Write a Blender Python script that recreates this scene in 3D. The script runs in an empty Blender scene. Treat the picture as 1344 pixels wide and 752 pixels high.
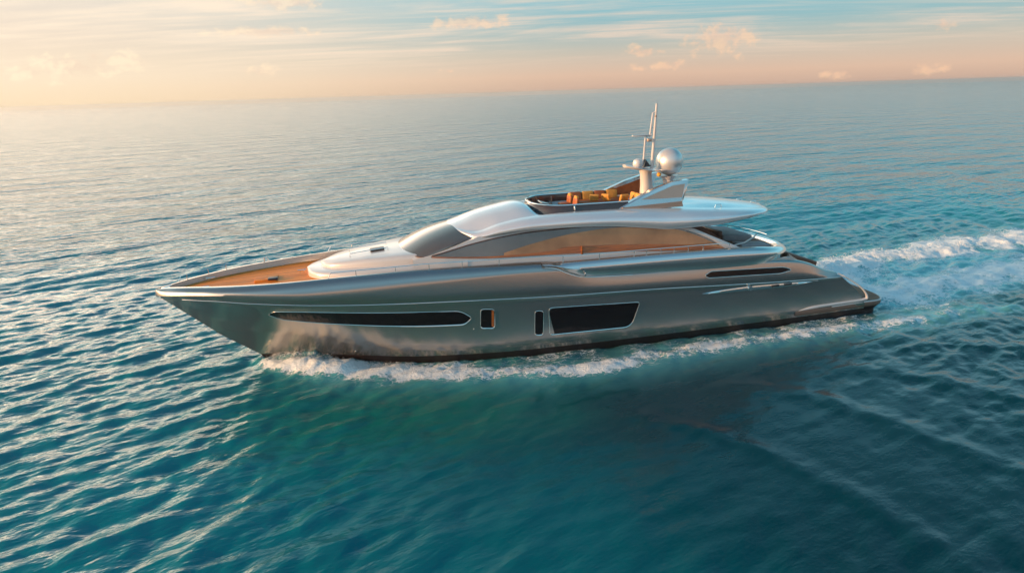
import bpy, bmesh, math, random
import numpy as np
from mathutils import Vector, Matrix
R = math.radians
rng = np.random.default_rng(7)
random.seed(7)
scene = bpy.context.scene
col = scene.collection

# ------------------------------------------------------------------ camera
CAM = np.array([-9.1016, -30.8021, 11.3207])
yaw, pitch, roll = R(14), math.atan(254 / 900), R(1.7)
f = np.array([math.sin(yaw) * math.cos(pitch), math.cos(yaw) * math.cos(pitch), -math.sin(pitch)])
r0 = np.array([math.cos(yaw), -math.sin(yaw), 0.0]); u0 = np.cross(r0, f)
r1 = r0 * math.cos(roll) - u0 * math.sin(roll); u1 = np.cross(r1, f)
cd = bpy.data.cameras.new('camera'); cam = bpy.data.objects.new('camera', cd); col.objects.link(cam)
cam.matrix_world = Matrix([[r1[i], u1[i], -f[i], CAM[i]] for i in range(3)] + [[0, 0, 0, 1]])
cd.sensor_width = 36.0; cd.lens = 900 / 1344 * 36.0
cd.clip_start = 0.2; cd.clip_end = 60000
scene.camera = cam

# ------------------------------------------------------------------ render settings
scene.view_settings.view_transform = 'Standard'
scene.view_settings.look = 'None'
scene.view_settings.gamma = 1
scene.view_settings.exposure = 0.2
cy = scene.cycles
cy.use_denoising = True
cy.max_bounces = 8; cy.diffuse_bounces = 3; cy.glossy_bounces = 5; cy.transmission_bounces = 6
cy.volume_bounces = 0; cy.transparent_max_bounces = 8
cy.caustics_reflective = False; cy.caustics_refractive = False
cy.sample_clamp_indirect = 6

# ------------------------------------------------------------------ sun + sky
SUN_AZ = -4.0     # degrees from the bow direction (-X) towards +Y
SUN_EL = 10.0
az = R(SUN_AZ); el = R(SUN_EL)
sdir = np.array([-math.cos(az) * math.cos(el), math.sin(az) * math.cos(el), math.sin(el)])
sl = bpy.data.lights.new('sun', 'SUN'); sl.energy = 5.0; sl.angle = R(0.6); sl.color = (1.0, 0.55, 0.25)
so = bpy.data.objects.new('sun', sl); col.objects.link(so)
so.rotation_euler = Vector(-sdir).to_track_quat('-Z', 'Y').to_euler()
so.location = (-40, 30, 40)


class NT:
    """small helper around a node tree"""
    def __init__(s, tree):
        s.t = tree; s.n = tree.nodes; s.l = tree.links

    def add(s, typ, **kw):
        n = s.n.new(typ)
        for k, v in kw.items():
            if k == 'inp':
                for kk, vv in v.items():
                    s.set(n.inputs[kk], vv)
            else:
                setattr(n, k, v)
        return n

    def set(s, sock, v):
        if isinstance(v, bpy.types.NodeSocket):
            s.l.new(v, sock)
        elif isinstance(v, bpy.types.Node):
            s.l.new(v.outputs[0], sock)
        else:
            sock.default_value = v

    def math(s, op, a, b=0.0, c=0.0, clamp=False):
        n = s.add('ShaderNodeMath', operation=op, use_clamp=clamp)
        s.set(n.inputs[0], a); s.set(n.inputs[1], b); s.set(n.inputs[2], c)
        return n.outputs[0]

    def vmath(s, op, a, b=(0, 0, 0)):
        n = s.add('ShaderNodeVectorMath', operation=op)
        s.set(n.inputs[0], a); s.set(n.inputs[1], b)
        return n.outputs['Value'] if op in ('DOT_PRODUCT', 'LENGTH', 'DISTANCE') else n.outputs[0]

    def mix(s, fac, a, b, mode='MIX'):
        n = s.add('ShaderNodeMix', data_type='RGBA', blend_type=mode)
        s.set(n.inputs[0], fac); s.set(n.inputs[6], a); s.set(n.inputs[7], b)
        return n.outputs[2]

    def ramp(s, fac, stops, interp='LINEAR'):
        n = s.add('ShaderNodeValToRGB'); cr = n.color_ramp; cr.interpolation = interp
        while len(cr.elements) < len(stops):
            cr.elements.new(0.5)
        for e, (p, c) in zip(cr.elements, stops):
            e.position = p; e.color = (*c, 1) if len(c) == 3 else c
        s.set(n.inputs[0], fac)
        return n.outputs[0]

    def smooth(s, v, a, b, lo=0.0, hi=1.0):
        n = s.add('ShaderNodeMapRange', interpolation_type='SMOOTHSTEP')
        s.set(n.inputs[0], v); s.set(n.inputs[1], a); s.set(n.inputs[2], b); s.set(n.inputs[3], lo); s.set(n.inputs[4], hi)
        return n.outputs[0]

    def noise(s, vec, scale, detail=4, rough=0.55, dist=0.0):
        n = s.add('ShaderNodeTexNoise')
        s.set(n.inputs['Vector'], vec); n.inputs['Scale'].default_value = scale
        n.inputs['Detail'].default_value = detail; n.inputs['Roughness'].default_value = rough
        n.inputs['Distortion'].default_value = dist
        return n.outputs[0]

    def scale(s, vec, sc):
        return s.vmath('MULTIPLY', vec, sc)


def srgb(r, g, b):
    def c(v):
        v /= 255.0
        return v / 12.92 if v <= 0.04045 else ((v + 0.055) / 1.055) ** 2.4
    return (c(r), c(g), c(b))


def make_world():
    w = bpy.data.worlds.new('World'); scene.world = w; w.use_nodes = True
    k = NT(w.node_tree); k.n.clear()
    tc = k.add('ShaderNodeTexCoord')
    d = k.vmath('NORMALIZE', tc.outputs['Generated'])
    sky = k.add('ShaderNodeTexSky', sky_type='NISHITA', sun_disc=False)
    sky.sun_elevation = el
    sky.sun_rotation = math.atan2(sdir[0], sdir[1])
    sky.altitude = 0; sky.air_density = 1.0; sky.dust_density = 2.5; sky.ozone_density = 1.5
    sep = k.add('ShaderNodeSeparateXYZ'); k.set(sep.inputs[0], d)
    z = k.math('MAXIMUM', sep.outputs[2], 0.0)
    # evening colours of the air by height: peach at the horizon, pale teal above
    base = k.ramp(z, [(0.0, srgb(206, 172, 152)), (0.02, srgb(222, 188, 164)), (0.05, srgb(198, 190, 176)), (0.085, srgb(146, 184, 190)),
                      (0.13, srgb(132, 192, 206)), (0.20, (0.38, 0.92, 1.12)), (0.38, (0.17, 0.56, 0.74)), (0.65, (0.03, 0.22, 0.36)), (1.0, (0.04, 0.17, 0.32))])
    warm = k.ramp(z, [(0.0, srgb(255, 228, 190)), (0.03, srgb(254, 232, 202)), (0.08, srgb(242, 222, 200)), (0.14, srgb(232, 220, 206)),
                      (0.18, (7.4, 5.4, 3.6)), (0.26, (2.9, 2.5, 2.1)), (0.42, (0.6, 0.95, 1.05)), (0.65, (0.04, 0.24, 0.38)), (1.0, (0.04, 0.17, 0.32))])  # over-bright band above the view, added to brighten the water's reflections
    h2 = Vector((-math.cos(R(27)), math.sin(R(27)), 0)).normalized()
    hor = k.vmath('NORMALIZE', k.vmath('MULTIPLY', d, (1, 1, 0)))
    ca = k.vmath('DOT_PRODUCT', hor, tuple(h2))
    g = k.smooth(ca, 0.06, 0.80)
    belt = k.ramp(z, [(0.0, srgb(205, 140, 104)), (0.025, (1.2, 0.64, 0.36)), (0.07, (1.05, 0.70, 0.50)), (0.115, (0.42, 0.54, 0.62)),
                      (0.24, (0.16, 0.42, 0.58)), (0.50, (0.26, 0.60, 0.82)), (1.0, (0.04, 0.17, 0.32))])
    back = k.smooth(k.vmath('DOT_PRODUCT', hor, (-0.2, -0.98, 0)), -0.2, 0.6)
    colr = k.mix(back, base, belt)
    colr = k.mix(g, colr, warm)
    # bright sky patch added away from the sun to brighten the left water
    ga, ge = R(40), R(17)
    gdir = (-math.cos(ga) * math.cos(ge), math.sin(ga) * math.cos(ge), math.sin(ge))
    dsq = k.vmath('NORMALIZE', k.vmath('MULTIPLY', d, (1, 1, 1.7)))
    cs = k.math('MAXIMUM', k.vmath('DOT_PRODUCT', dsq, gdir), 0.0)
    gate = k.math('MULTIPLY', k.smooth(z, 0.11, 0.21), k.smooth(z, 0.20, 0.38, 1.0, 0.0))
    gl = k.math('ADD', k.math('MULTIPLY', k.math('MULTIPLY', k.math('POWER', cs, 6.0), 4.2), gate), k.math('MULTIPLY', k.math('POWER', cs, 30.0), 0.8))
    colr = k.mix(1.0, colr, k.mix(gl, (0, 0, 0, 1), (1.0, 0.78, 0.54, 1)), 'ADD')
    colr = k.mix(0.12, colr, k.mix(1.0, sky.outputs[0], (0.09, 0.09, 0.09, 1), 'MULTIPLY'))
    # high thin cloud, laid out on a flat layer so that it closes up towards the horizon
    zz = k.math('ADD', z, 0.045)
    pl = k.vmath('DIVIDE', d, zz)
    pl = k.vmath('MULTIPLY', pl, (1, 1, 0))
    rot = k.add('ShaderNodeVectorRotate', rotation_type='Z_AXIS'); k.set(rot.inputs['Vector'], pl); rot.inputs['Angle'].default_value = R(20)
    p2 = k.scale(rot.outputs[0], (0.22, 0.5, 1))
    n1 = k.noise(p2, 1.1, 7, 0.62, 0.8)
    n2 = k.noise(k.scale(rot.outputs[0], (0.5, 2.2, 1)), 1.3, 6, 0.6, 0.5)
    cm = k.math('MULTIPLY_ADD', n2, 0.35, k.math('MULTIPLY', n1, 0.75))
    cirr = k.math('MULTIPLY', k.smooth(cm, 0.46, 0.78), k.math('MULTIPLY', k.smooth(z, 0.022, 0.07), k.smooth(z, 0.13, 0.24, 1.0, 0.0)))
    cc = k.mix(g, (*srgb(240, 208, 184), 1), (*srgb(255, 236, 210), 1))
    colr = k.mix(k.math('MULTIPLY', cirr, 0.85), colr, cc)
    # small low cumulus: (heading degrees right of +Y, elevation, half width, half height)
    nz = k.noise(k.scale(d, (1, 1, 1.5)), 42, 5, 0.62)
    nzb = k.noise(k.scale(d, (1, 1, 1.4)), 120, 4, 0.6)
    nn = k.math('MULTIPLY_ADD', nzb, 0.18, k.math('MULTIPLY', nz, 0.82))
    # the puffs, given as directions from the middle of the picture
    def direc(px, py):
        v = f + (px - 672) / 900 * r1 + (376 - py) / 900 * u1
        v = v / np.linalg.norm(v)
        return math.degrees(math.atan2(v[0], v[1])), math.degrees(math.asin(v[2]))
    az_n = k.math('ARCTAN2', sep.outputs[0], sep.outputs[1])
    el_n = k.math('ARCSINE', sep.outputs[2])
    tot = None
    for (px, py, wx, wy, amt) in CLOUDS:
        a, e = direc(px, py)
        da = k.math('DIVIDE', k.math('SUBTRACT', az_n, R(a)), wx / 900.0)
        de = k.math('DIVIDE', k.math('SUBTRACT', el_n, R(e)), wy / 900.0)
        q = k.math('SQRT', k.math('ADD', k.math('MULTIPLY', da, da), k.math('MULTIPLY', de, de)))
        m = k.math('MULTIPLY', k.math('SUBTRACT', 1.0, q), amt)
        tot = m if tot is None else k.math('MAXIMUM', tot, m)
    puff = k.smooth(k.math('MULTIPLY_ADD', k.math('SUBTRACT', nn, 0.5), 3.4, tot), 0.08, 0.75)
    pc = k.mix(g, (*srgb(250, 204, 164), 1), (*srgb(255, 238, 206), 1))
    sh = k.smooth(nz, 0.40, 0.62)
    pc2 = k.mix(sh, k.mix(0.55, pc, (*srgb(212, 176, 160), 1)), pc)
    colr = k.mix(k.math('MULTIPLY', puff, 0.5), colr, pc2)
    bg = k.add('ShaderNodeBackground'); k.set(bg.inputs[0], colr); bg.inputs[1].default_value = 1.0
    out = k.add('ShaderNodeOutputWorld'); k.l.new(bg.outputs[0], out.inputs[0])


# directions of the small clouds as seen in the photograph's frame (px), with half sizes
CLOUDS = [(948, 50, 52, 24, 1.0), (845, 68, 28, 10, 1.0), (870, 87, 22, 8, .9), (838, 90, 16, 7, .8), (888, 84, 12, 7, .8),
          (1098, 97, 18, 6, .8), (1225, 93, 22, 7, .8), (1238, 32, 16, 7, .8),
          (95, 88, 62, 18, 1.0), (160, 82, 36, 14, .9), (35, 95, 34, 9, .9), (120, 76, 20, 12, .9),
          (350, 42, 80, 8, 1.0), (375, 3, 60, 12, 1.0), (615, 30, 60, 10, 1.0), (575, 30, 10, 9, 1.0),
          (340, 95, 30, 10, .7), (587, 94, 14, 5, .8)]
make_world()

# ------------------------------------------------------------------ materials
MATS = {}


def mat(name, color, rough=0.5, metal=0.0, coat=0.0, ior=1.5, spec=0.5, var=0.0, vscale=3.0, bump=0.0, bscale=40.0, stretch=(1, 1, 1), rvar=0.0):
    m = bpy.data.materials.new(name); m.use_nodes = True
    k = NT(m.node_tree); b = k.n['Principled BSDF']
    b.inputs['Roughness'].default_value = rough; b.inputs['Metallic'].default_value = metal
    b.inputs['Coat Weight'].default_value = coat; b.inputs['Coat Roughness'].default_value = 0.06
    b.inputs['IOR'].default_value = ior; b.inputs['Specular IOR Level'].default_value = spec
    tc = k.add('ShaderNodeTexCoord'); v = k.scale(tc.outputs['Object'], stretch)
    c = (*color, 1)
    if var > 0:
        n = k.noise(v, vscale, 5, 0.6)
        lo = tuple(x * (1 - var) for x in color) + (1,); hi = tuple(min(1, x * (1 + var)) for x in color) + (1,)
        k.set(b.inputs['Base Color'], k.mix(k.smooth(n, 0.3, 0.7), lo, hi))
    else:
        b.inputs['Base Color'].default_value = c
    if rvar > 0:
        n = k.noise(v, vscale * 2.3, 5, 0.6)
        k.set(b.inputs['Roughness'], k.smooth(n, 0.3, 0.7, max(0.02, rough - rvar), rough + rvar))
    if bump > 0:
        n = k.noise(v, bscale, 4, 0.6)
        bp = k.add('ShaderNodeBump'); bp.inputs['Strength'].default_value = bump; bp.inputs['Distance'].default_value = 0.02
        k.set(bp.inputs['Height'], n); k.l.new(bp.outputs[0], b.inputs['Normal'])
    MATS[name] = m
    return m


M_HULL = mat('hull_paint', (0.40, 0.375, 0.355), 0.21, 0.88, 0.2)
M_SILVER = mat('silver_paint', (0.70, 0.68, 0.66), 0.17, 0.88, 0.4)
M_WHITE = mat('white_gelcoat', (0.64, 0.61, 0.60), 0.28, 0.1, 0.4)
M_ROOF = mat('roof_gelcoat', (0.90, 0.865, 0.86), 0.20, 0.45, 0.5)
M_CHROME = mat('polished_steel', (0.86, 0.84, 0.80), 0.12, 1.0)
M_BOOT = mat('antifouling_paint', (0.012, 0.007, 0.009), 0.45, var=0.3, vscale=1.5)
M_GLASS = mat('dark_glass', (0.004, 0.004, 0.007), 0.07, ior=1.5, spec=0.25)
M_TINT = mat('tinted_glass', (0.20, 0.18, 0.17), 0.10, 0.75, 0.4, var=0.2, vscale=0.5, bump=0.2, bscale=0.8)
M_WIND = mat('windshield_glass', (0.31, 0.225, 0.18), 0.15, 0.75, 0.4)
M_BRONZE = mat('bronze_glass', (0.48, 0.215, 0.10), 0.10, 0.68, 0.4, var=0.28, vscale=0.55, bump=0.2, bscale=0.8)
M_WOOD = mat('varnished_wood', (0.42, 0.115, 0.02), 0.28, 0.0, 0.5, var=0.35, vscale=2.0, stretch=(0.6, 6, 12))
M_DKWOOD = mat('dark_wood', (0.11, 0.04, 0.022), 0.4, 0.0, 0.2, var=0.3, vscale=3, stretch=(0.6, 5, 5))
M_ORANGE = mat('orange_leather', (0.36, 0.095, 0.018), 0.5, var=0.15, vscale=5, bump=0.2, bscale=25)
M_YELLOW = mat('amber_fabric', (0.66, 0.31, 0.055), 0.75, var=0.15, vscale=6, bump=0.3, bscale=40)
M_GREY = mat('grey_cushion', (0.26, 0.27, 0.29), 0.7, var=0.1, vscale=4, bump=0.2, bscale=40)
M_DKGREY = mat('charcoal_plastic', (0.035, 0.035, 0.04), 0.35)
M_COAM = mat('smoked_panel', (0.055, 0.035, 0.035), 0.14, 0.3, 0.5)
M_BRONZEP = mat('warm_grey_paint', (0.50, 0.37, 0.30), 0.30, 0.45, 0.3, var=0.05, vscale=1)
M_PLAT = mat('platform_moulding', (0.20, 0.13, 0.10), 0.35, 0.3, 0.2)
M_TEAKPAD = mat('brown_pad', (0.20, 0.085, 0.05), 0.55, var=0.15, vscale=3, bump=0.15, bscale=20)
M_DOME = mat('satin_dome', (0.74, 0.71, 0.68), 0.36, 0.55, 0.25)
M_LAMP = mat('amber_lens', (0.95, 0.45, 0.05), 0.25, 0, 0.5)


def teak(name, base, seam):
    m = bpy.data.materials.new(name); m.use_nodes = True
    k = NT(m.node_tree); b = k.n['Principled BSDF']
    tc = k.add('ShaderNodeTexCoord'); o = tc.outputs['Object']
    sep = k.add('ShaderNodeSeparateXYZ'); k.set(sep.inputs[0], o)
    y = k.math('MULTIPLY', sep.outputs[1], 1 / 0.115)
    fr = k.math('FRACT', y); pid = k.math('FLOOR', y)
    ed = k.math('MINIMUM', fr, k.math('SUBTRACT', 1.0, fr))
    line = k.smooth(ed, 0.03, 0.075)
    wn = k.add('ShaderNodeTexWhiteNoise', noise_dimensions='1D'); k.set(wn.inputs['W'], pid)
    gr = k.noise(k.scale(o, (1.2, 26, 1)), 2.0, 6, 0.65)
    t = k.math('MULTIPLY_ADD', gr, 0.8, k.math('MULTIPLY', wn.outputs[0], 0.4))
    c = k.mix(k.smooth(t, 0.3, 0.9), tuple(x * 0.72 for x in base) + (1,), tuple(min(1, x * 1.25) for x in base) + (1,))
    k.set(b.inputs['Base Color'], k.mix(line, (*seam, 1), c))
    b.inputs['Roughness'].default_value = 0.55; b.inputs['Specular IOR Level'].default_value = 0.2
    MATS[name] = m
    return m


M_TEAK = teak('teak_planking', (0.80, 0.235, 0.028), (0.16, 0.06, 0.02))
M_DTEAK = teak('brown_teak_planking', (0.30, 0.115, 0.055), (0.05, 0.02, 0.014))


# ------------------------------------------------------------------ mesh helpers
def finish(name, verts, faces, material, parent=None, sharp=32, smooth=True):
    me = bpy.data.meshes.new(name)
    me.from_pydata([tuple(map(float, v)) for v in verts], [], [tuple(map(int, q)) for q in faces])
    mats = material if isinstance(material, (list, tuple)) else [material]
    for m in mats:
        me.materials.append(m)
    if smooth:
        me.polygons.foreach_set('use_smooth', [True] * len(me.polygons))
    me.update()
    bm = bmesh.new(); bm.from_mesh(me)
    bmesh.ops.remove_doubles(bm, verts=bm.verts, dist=0.0006)
    bmesh.ops.dissolve_degenerate(bm, edges=bm.edges, dist=0.0003)
    bmesh.ops.recalc_face_normals(bm, faces=bm.faces)
    bm.to_mesh(me); bm.free()
    if smooth:
        me.set_sharp_from_angle(angle=R(sharp))
    o = bpy.data.objects.new(name, me); col.objects.link(o)
    if parent is not None:
        o.parent = parent
    return o


def grid_faces(nu, nv, off=0, closed_v=False, closed_u=False):
    F = []
    for i in range(nu if closed_u else nu - 1):
        for j in range(nv if closed_v else nv - 1):
            a = off + i * nv + j; b = off + i * nv + (j + 1) % nv
            c = off + ((i + 1) % nu) * nv + (j + 1) % nv; d = off + ((i + 1) % nu) * nv + j
            F.append((a, b, c, d))
    return F


class Mesh:
    def __init__(s):
        s.v = []; s.f = []

    def add(s, verts, faces):
        o = len(s.v); s.v += [tuple(p) for p in verts]; s.f += [tuple(i + o for i in q) for q in faces]

    def grid(s, P, closed_v=False, closed_u=False, cap=False):
        P = np.asarray(P, float); nu, nv = P.shape[:2]; o = len(s.v)
        s.v += [tuple(p) for p in P.reshape(-1, 3)]
        s.f += grid_faces(nu, nv, o, closed_v, closed_u)
        if cap:
            s.f.append(tuple(o + j for j in range(nv))[::-1])
            s.f.append(tuple(o + (nu - 1) * nv + j for j in range(nv)))

    def tube(s, pts, r, n=8, cap=True, closed=False):
        pts = np.asarray(pts, float); m = len(pts)
        rr = np.full(m, r) if np.isscalar(r) else np.asarray(r, float)
        T = np.gradient(pts, axis=0)
        if closed:
            T = np.roll(pts, -1, 0) - np.roll(pts, 1, 0)
        T /= np.linalg.norm(T, axis=1)[:, None] + 1e-12
        ref = np.array([0, 0, 1.0]) if abs(T[:, 2]).max() < 0.95 else np.array([0.0, 1.0, 0.0])
        P = []
        for p, t, q in zip(pts, T, rr):
            a = np.cross(t, ref)
            if np.linalg.norm(a) < 1e-3:
                a = np.cross(t, [1.0, 0.3, 0.2])
            a /= np.linalg.norm(a); b = np.cross(t, a)
            P.append([p + q * (math.cos(2 * math.pi * k / n) * a + math.sin(2 * math.pi * k / n) * b) for k in range(n)])
        s.grid(P, closed_v=True, closed_u=closed, cap=cap and not closed)

    def box(s, c, size, rot=None, bevel=0.0, seg=3):
        bm = bmesh.new(); bmesh.ops.create_cube(bm, size=1)
        for v in bm.verts:
            v.co = Vector((v.co.x * size[0], v.co.y * size[1], v.co.z * size[2]))
        if bevel > 0:
            bmesh.ops.bevel(bm, geom=list(bm.edges), offset=bevel, segments=seg, profile=0.5, affect='EDGES', clamp_overlap=True)
        mt = Matrix.Translation(Vector(c)) @ (rot.to_4x4() if rot is not None else Matrix.Identity(4))
        bm.verts.index_update()
        s.add([mt @ v.co for v in bm.verts], [[v.index for v in q.verts] for q in bm.faces]); bm.free()

    def sphere(s, c, r, nu=24, nv=16, sc=(1, 1, 1)):
        P = [[(c[0] + r * sc[0] * math.sin(math.pi * i / nv) * math.cos(2 * math.pi * j / nu),
               c[1] + r * sc[1] * math.sin(math.pi * i / nv) * math.sin(2 * math.pi * j / nu),
               c[2] + r * sc[2] * math.cos(math.pi * i / nv)) for j in range(nu)] for i in range(nv + 1)]
        s.grid(P, closed_v=True)

    def lathe(s, c, prof, n=28):
        P = [[(c[0] + r * math.cos(2 * math.pi * j / n), c[1] + r * math.sin(2 * math.pi * j / n), c[2] + z) for j in range(n)] for r, z in prof]
        s.grid(P, closed_v=True, cap=True)

    def prism(s, poly, y0, y1, lean=0.0, zref=0.0):
        """poly in (x,z) between two y planes (y shifts inward by lean per metre of height)"""
        n = len(poly)
        A = [(x, y0 + lean * (z - zref), z) for x, z in poly]; B = [(x, y1 + lean * (z - zref), z) for x, z in poly]
        s.add(A + B, [tuple(range(n))[::-1], tuple(range(n, 2 * n))] + [(i, (i + 1) % n, n + (i + 1) % n, n + i) for i in range(n)])

    def build(s, name, material, parent=None, sharp=32, smooth=True):
        return finish(name, s.v, s.f, material, parent, sharp, smooth)


def pchip(xs, ys):
    xs = np.asarray(xs, float); ys = np.asarray(ys, float)
    h = np.diff(xs); dl = np.diff(ys) / h; d = np.zeros_like(ys)
    for i in range(1, len(xs) - 1):
        if dl[i - 1] * dl[i] > 0:
            w1 = 2 * h[i] + h[i - 1]; w2 = h[i] + 2 * h[i - 1]
            d[i] = (w1 + w2) / (w1 / dl[i - 1] + w2 / dl[i])
    d[0] = dl[0]; d[-1] = dl[-1]

    def fn(x):
        x = np.clip(np.asarray(x, float), xs[0], xs[-1])
        i = np.clip(np.searchsorted(xs, x) - 1, 0, len(xs) - 2)
        t = (x - xs[i]) / h[i]
        return ((2 * t**3 - 3 * t**2 + 1) * ys[i] + (t**3 - 2 * t**2 + t) * h[i] * d[i]
                + (-2 * t**3 + 3 * t**2) * ys[i + 1] + (t**3 - t**2) * h[i] * d[i + 1])
    return fn


def tab(*pairs):
    return pchip([p[0] for p in pairs], [p[1] for p in pairs])


def smoothpath(pts, n=8):
    """resample a polyline through a Catmull-Rom curve"""
    P = np.asarray(pts, float); out = []
    for i in range(len(P) - 1):
        p0 = P[max(i - 1, 0)]; p1 = P[i]; p2 = P[i + 1]; p3 = P[min(i + 2, len(P) - 1)]
        for t in np.linspace(0, 1, n, endpoint=False):
            out.append(0.5 * ((2 * p1) + (-p0 + p2) * t + (2 * p0 - 5 * p1 + 4 * p2 - p3) * t**2 + (-p0 + 3 * p1 - 3 * p2 + p3) * t**3))
    out.append(P[-1])
    return np.array(out)


def tag(o, label=None, cat=None, group=None, kind=None):
    if label: o['label'] = label
    if cat: o['category'] = cat
    if group: o['group'] = group
    if kind: o['kind'] = kind
    return o


# ================================================================== THE SEA
def hull_water_halfbreadth(x):
    return YW(x)


YW = tab((-13.3, 0.0), (-12.0, 0.38), (-9.6, 1.35), (-5.8, 2.75), (-1.5, 3.35), (4, 3.5), (10, 3.4), (16.1, 3.2))


def seg_dist(X, Y, pts):
    """distance to a polyline and the parameter (0..1) along it"""
    P = np.asarray(pts, float); best = np.full(X.shape, 1e9); par = np.zeros(X.shape)
    L = np.concatenate([[0], np.cumsum(np.linalg.norm(np.diff(P[:, :2], axis=0), axis=1))])
    for i in range(len(P) - 1):
        d = P[i + 1, :2] - P[i, :2]; l2 = d @ d
        t = np.clip(((X - P[i, 0]) * d[0] + (Y - P[i, 1]) * d[1]) / l2, 0, 1)
        q = np.hypot(X - P[i, 0] - t * d[0], Y - P[i, 1] - t * d[1])
        m = q < best
        best[m] = q[m]; par[m] = (L[i] + t[m] * math.sqrt(l2)) / L[-1]
    return best, par


def vnoise(X, Y, sc, seed=0, octs=4):
    out = np.zeros(X.shape); a = 1.0; tot = 0
    for o in range(octs):
        r_ = np.random.default_rng(seed * 31 + o); T = r_.random((256, 256))
        x = X * sc; y = Y * sc
        xi = np.floor(x).astype(int); yi = np.floor(y).astype(int); fx = x - xi; fy = y - yi
        fx = fx * fx * (3 - 2 * fx); fy = fy * fy * (3 - 2 * fy)
        g = lambda i, j: T[i & 255, j & 255]
        out += a * (g(xi, yi) * (1 - fx) * (1 - fy) + g(xi + 1, yi) * fx * (1 - fy) + g(xi, yi + 1) * (1 - fx) * fy + g(xi + 1, yi + 1) * fx * fy)
        tot += a; a *= 0.5; sc *= 2.03
    return out / tot


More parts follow.
